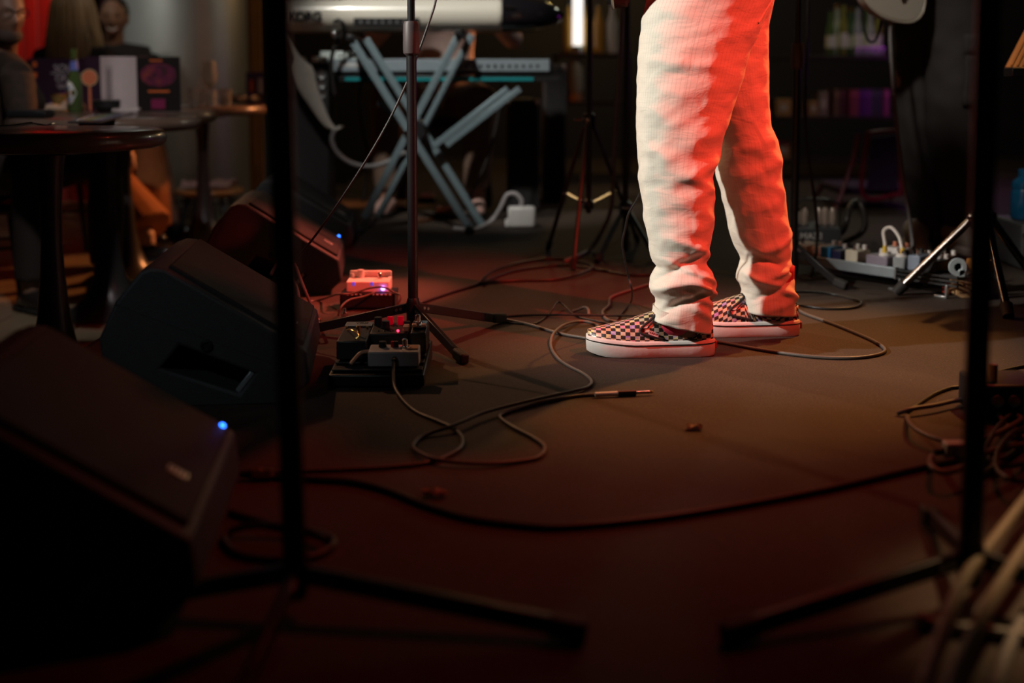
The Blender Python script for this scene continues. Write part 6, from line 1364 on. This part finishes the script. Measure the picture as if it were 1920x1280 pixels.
MB().cyl(j1, j1 + dj*.028, .0032).build('shaft', M_CHROME, jk); MB().tube([j1 + dj*.028, j1 + dj*.032, j1 + dj*.037], [.0022, .0035, .0008], 10).build('tip', M_BRASS, jk)
c3 = [(500, 893), (544, 896), (600, 899), (665, 904), (732, 921), (794, 946), (877, 971), (982, 985), (1065, 987), (1232, 971), (1400, 945), (1560, 915), (1700, 882), (1790, 862), (1850, 846), (1930, 830)]
cable('speaker_cable', 'long thick black cable sweeping across the dark foreground floor', fl(c3, .0052), .0052, M_CABLE)
c4 = [(905, 593), (930, 596), (965, 602), (1000, 610), (1050, 625), (1095, 633), (1150, 629), (1210, 628), (1290, 634), (1340, 640), (1430, 656), (1520, 668), (1590, 671), (1640, 666), (1660, 656), (1640, 640), (1600, 622), (1560, 606), (1510, 588), (1480, 572), (1440, 560)]
pts = fl(c4, .004); 
for i in range(6, 9): pts[i] = V((pts[i].x, 2.735, .004))
cable('power_cable', 'pale-lit cable passing behind the near shoe and curling round to the right', pts, .004, M_CABLEB)
c5 = [(1440, 552), (1500, 547), (1560, 551), (1608, 563), (1614, 570), (1596, 577), (1545, 578), (1500, 571), (1470, 560)]
cable('floor_cable', 'dark cable loop on the floor just behind the far shoe', fl(c5, .004, {0: .008, 1: .008, 7: .0}), .004)
c6 = [P(1204, 355, 2.72), P(1192, 378, 2.74), P(1178, 402, 2.76), P(1172, 430, 2.79), P(1167, 455, 2.81), P(1172, 490, 2.84), P(1179, 520, 2.87), P(1185, 545, 2.90)] + fl([(1183, 566), (1172, 580), (1162, 592), (1153, 604), (1144, 607), (1116, 601), (1088, 595), (1074, 588)], .003) + [F(1060, 574, .012), F(1046, 566, .02), F(1036, 580, .012)] + fl([(1028, 590), (1009, 604), (990, 607), (947, 604)], .003)
cable('microphone_cable', 'thin black cable falling past the cream trousers and kinking on the floor', c6, .0026)
c7 = [(1260, 520), (1220, 532), (1181, 544), (1146, 557), (1142, 572), (1130, 584), (1136, 597), (1153, 603), (1192, 611), (1215, 614)]
cable('floor_cable', 'grey cable bending in an S behind the near shoe toe', fl(c7, .0042, {7: .003}), .0042, M_CABLEB)
c8 = [(905, 598), (960, 592), (1040, 590), (1120, 591), (1200, 591), (1290, 585), (1380, 560)]
cable('floor_cable', 'straight dark cable lying behind both shoes', fl(c8, .0032, {2: .004, 3: .005, 4: .004}), .0032)
c9 = [(785, 569), (840, 550), (901, 531), (960, 509), (1050, 497), (1120, 505), (1190, 516), (1260, 510)]
cable('floor_cable', 'dark cable running back from the microphone stand towards the tripod', fl(c9, .0045), .0045)
c10 = [(900, 530), (960, 526), (1040, 524), (1090, 512), (1110, 498), (1060, 486), (1000, 488), (930, 505), (900, 530)]
cable('floor_cable', 'wide dark cable coil on the floor in front of the tripod stand', fl(c10, .005, {3: .006, 4: .006, 7: .006, 0: .003, 8: .007}), .005)
cc_ = [F(1074, 583, .004), F(1085, 580, .008), F(1096, 576, .014), F(1103, 580, .014), F(1104, 590, .005)]
cable('short_lead', 'short grey lead with a bent end lying by the kinked cable', cc_, .004, M_CABLEB)
# microphone cable hanging from the stand to the wedges
mc = [P(822, -30, 2.86), P(815, 10, 2.85), P(800, 55, 2.84), P(784, 100, 2.83), P(765, 150, 2.82), P(735, 215, 2.81), P(700, 278, 2.80), P(660, 342, 2.79), P(618, 405, 2.78), P(580, 456, 2.78), P(548, 492, 2.79), P(522, 512, 2.82), P(505, 540, 2.85), P(515, 575, 2.88)]
cable('microphone_cable', 'thin black cable slanting from the microphone stand down behind the wedge', mc, .0028)
for i, (pp_, lb) in enumerate((([F(600, 600, .005), P(585, 575, 2.93), P(566, 530, 2.92), P(552, 496, 2.9), P(540, 485, 2.9), P(524, 490, 2.9), P(508, 515, 2.9)], 'grey cable arching up behind the middle wedge'), ([F(563, 610, .02), P(561, 568, 2.85), P(556, 540, 2.86), P(546, 522, 2.86), P(536, 519, 2.86), P(528, 530, 2.86)], 'short grey cable loop poking over the middle wedge'))):
    cable('looped_cable', lb, pp_, .0042, mat('grey cable', (0.20, 0.19, 0.19), 0.5))
cable('floor_cable', 'dark red-lit cable from the wedges to the flat power unit', fl([(560, 600), (600, 565), (640, 545), (690, 520), (740, 500)], .004), .004) if False else None
cable('power_lead', 'thin lead draped over the flat black power unit', [F(560, 568, .004), F(600, 562, .004), P(630, 552, 3.13), P(660, 550, 3.13), V((-0.385, 3.14, .062)), V((-0.345, 3.138, .064)), P(738, 548, 3.15), P(752, 556, 3.13), F(740, 582, .004)], .0028, M_CABLEB)
cable('signal_lead', 'thin lead curving from the floor plugs to the power unit', [F(634, 592, .004), P(640, 575, 3.05), P(655, 562, 3.09), P(680, 556, 3.12), V((-0.372, 3.142, .05))], .0028, M_CABLEB)
# brass connector at the nearest wedge
b0 = F(474, 888, .010); b1 = F(510, 888, .010); bcn = thing('connector', 'brass barrel connector on the floor beside the closest wedge monitor', 'connector', V(((b0.x+b1.x)/2, b0.y, 0)))
MB().cyl(b0, b1, .0085).build('barrel', M_BRASS, bcn); MB().cyl(b0 - V((.02, 0, 0)), b0, .006, .008).build('boot', M_RUB, bcn); MB().cyl(lerp(b0, b1, .3), lerp(b0, b1, .45), .0095).build('ring', M_BRASS, bcn)
cable('coiled_cable', 'dark coil of cable on the floor beside the closest wedge monitor', fl([(430, 960), (520, 985), (600, 1000), (625, 1020), (580, 1045), (500, 1048), (440, 1035), (420, 1005), (470, 985), (560, 990), (610, 1010)], .005, {8: .01, 9: .01, 10: .01}), .005)
# tangle on the right
RG = 'tangled cables at the right'
tang = [([(1930, 684), (1863, 699), (1806, 723), (1782, 727), (1751, 739), (1721, 758), (1701, 772)], .0036, 'red-lit thin cable leading into the tangle', M_CABLE),
        ([(1682, 775), (1711, 766), (1751, 760), (1792, 751), (1827, 748), (1855, 753), (1873, 778), (1890, 800), (1925, 823)], .0045, 'grey cable crossing over the top of the tangle', M_CABLEB),
        ([(1701, 780), (1707, 794), (1731, 812), (1772, 827), (1812, 832), (1853, 820), (1914, 786), (1888, 774)], .0045, 'grey cable forming the wide loop of the tangle', M_CABLEB),
        ([(1747, 855), (1745, 871), (1762, 884), (1786, 883), (1814, 871), (1863, 843), (1925, 833)], .005, 'grey cable with a tight curl at the front of the tangle', M_CABLEB),
        ([(1842, 892), (1870, 870), (1899, 849), (1925, 836)], .005, 'short cable end in front of the tangle', M_CABLEB),
        ([(1805, 727), (1818, 736), (1835, 745), (1900, 752), (1925, 748)], .0036, 'thin cable slipping under the stand pole', M_CABLE),
        ([(1925, 760), (1880, 790), (1850, 845), (1880, 872), (1925, 868)], .0045, 'dark cable bending at the right of the tangle', M_CABLE),
        ([(1925, 800), (1895, 815), (1870, 850), (1872, 882), (1900, 900), (1930, 900)], .0045, 'dark cable coil at the lower right of the tangle', M_CABLE)]
for i, (pp_, r, lb, m) in enumerate(tang): cable('tangled_cable', lb, fl(pp_, r, {k: .009*(i % 4) for k in range(1, len(pp_)-1)}), r, m, group=RG)
ab = F(1806, 868); adb = thing('inline_box', 'small grey inline box among the tangled cables', 'box', V((ab.x, ab.y + .02, 0))); MB().box((ab.x, ab.y + .02, .016), (.05, .03, .028)).build('case', mat('grey plastic', (0.30, 0.30, 0.31), 0.5), adb, bevel=.005); MB().cyl((ab.x - .04, ab.y + .02, .012), (ab.x - .022, ab.y + .02, .014), .006).build('strain_relief', M_RUB, adb); MB().cyl((ab.x + .022, ab.y + .02, .014), (ab.x + .04, ab.y + .02, .012), .006).build('strain_relief', M_RUB, adb)
pbx = F(1895, 800); pb_ = thing('stage_box', 'black stage box with sockets half hidden by the tangled cables', 'stage box', V((pbx.x + .01, pbx.y + .06, 0))); MB().box((pbx.x + .02, pbx.y + .09, .035), (.12, .12, .066)).build('case', M_BLACK, pb_, bevel=.006)
for k in range(3): MB().lathe([(.011, 0), (.011, .006), (.006, .004)], (pbx.x - .015 + k*.03, pbx.y + .028, .04), 14, Matrix.Rotation(PI/2, 3, 'X')).build('socket', M_STEEL, pb_)
MB().cyl((pbx.x - .01, pbx.y + .06, .068), (pbx.x - .01, pbx.y + .06, .10), .008).build('plug', M_BRASS, pb_)
# thick cables in the lower right foreground
M_TANC = mat('tan cable', (0.20, 0.15, 0.10), 0.45)
for i, (pp_, lb, m) in enumerate((([(1950, 900), (1900, 965), (1862, 1015), (1815, 1075), (1780, 1150), (1750, 1230), (1725, 1300)], 'thick tan cable running forward past the right stand, left of its twin', M_TANC), ([(1950, 985), (1915, 1035), (1870, 1105), (1830, 1180), (1790, 1260), (1770, 1310)], 'thick tan cable running forward past the right stand, right of its twin', M_TANC), ([(1960, 1110), (1920, 1160), (1890, 1220), (1865, 1300)], 'thick grey cable in the bottom corner beside the tan ones', mat('grey cable', (0.20, 0.19, 0.19), 0.5)))):
    cable('thick_cable', lb, fl(pp_, .0075, {k: .05 for k in range(0, len(pp_))} if i < 2 else None), .0075, m)
p_ = F(1800, 1180); sn = thing('cable_snake', 'bundled grey cable tail lying under the tan cables', 'cable', V((p_.x, p_.y, 0))); MB().tube(cr(fl([(1730, 1165), (1790, 1178), (1850, 1185), (1930, 1195)], .008), 5), .008, 10).build('jacket', M_CABLEB, sn); MB().cyl(F(1722, 1163, .009), F(1735, 1166, .009), .0105).build('end_cap', mat('grey plastic', (0.30, 0.30, 0.31)), sn)
# crumbs
crumple('paper_scrap', 'tiny pale paper scrap on the bare floor right of the jack plug', F(1303, 806, .0), .026, .014, .010, mat('pale scrap', (0.5, 0.42, 0.35), 0.8), 'scrap', 1.7)
crumple('paper_scrap', 'pale paper scrap beside the long thick black cable', F(815, 932, .0), .034, .014, .012, mat('pale scrap', (0.5, 0.42, 0.35)), 'scrap', 4.4)
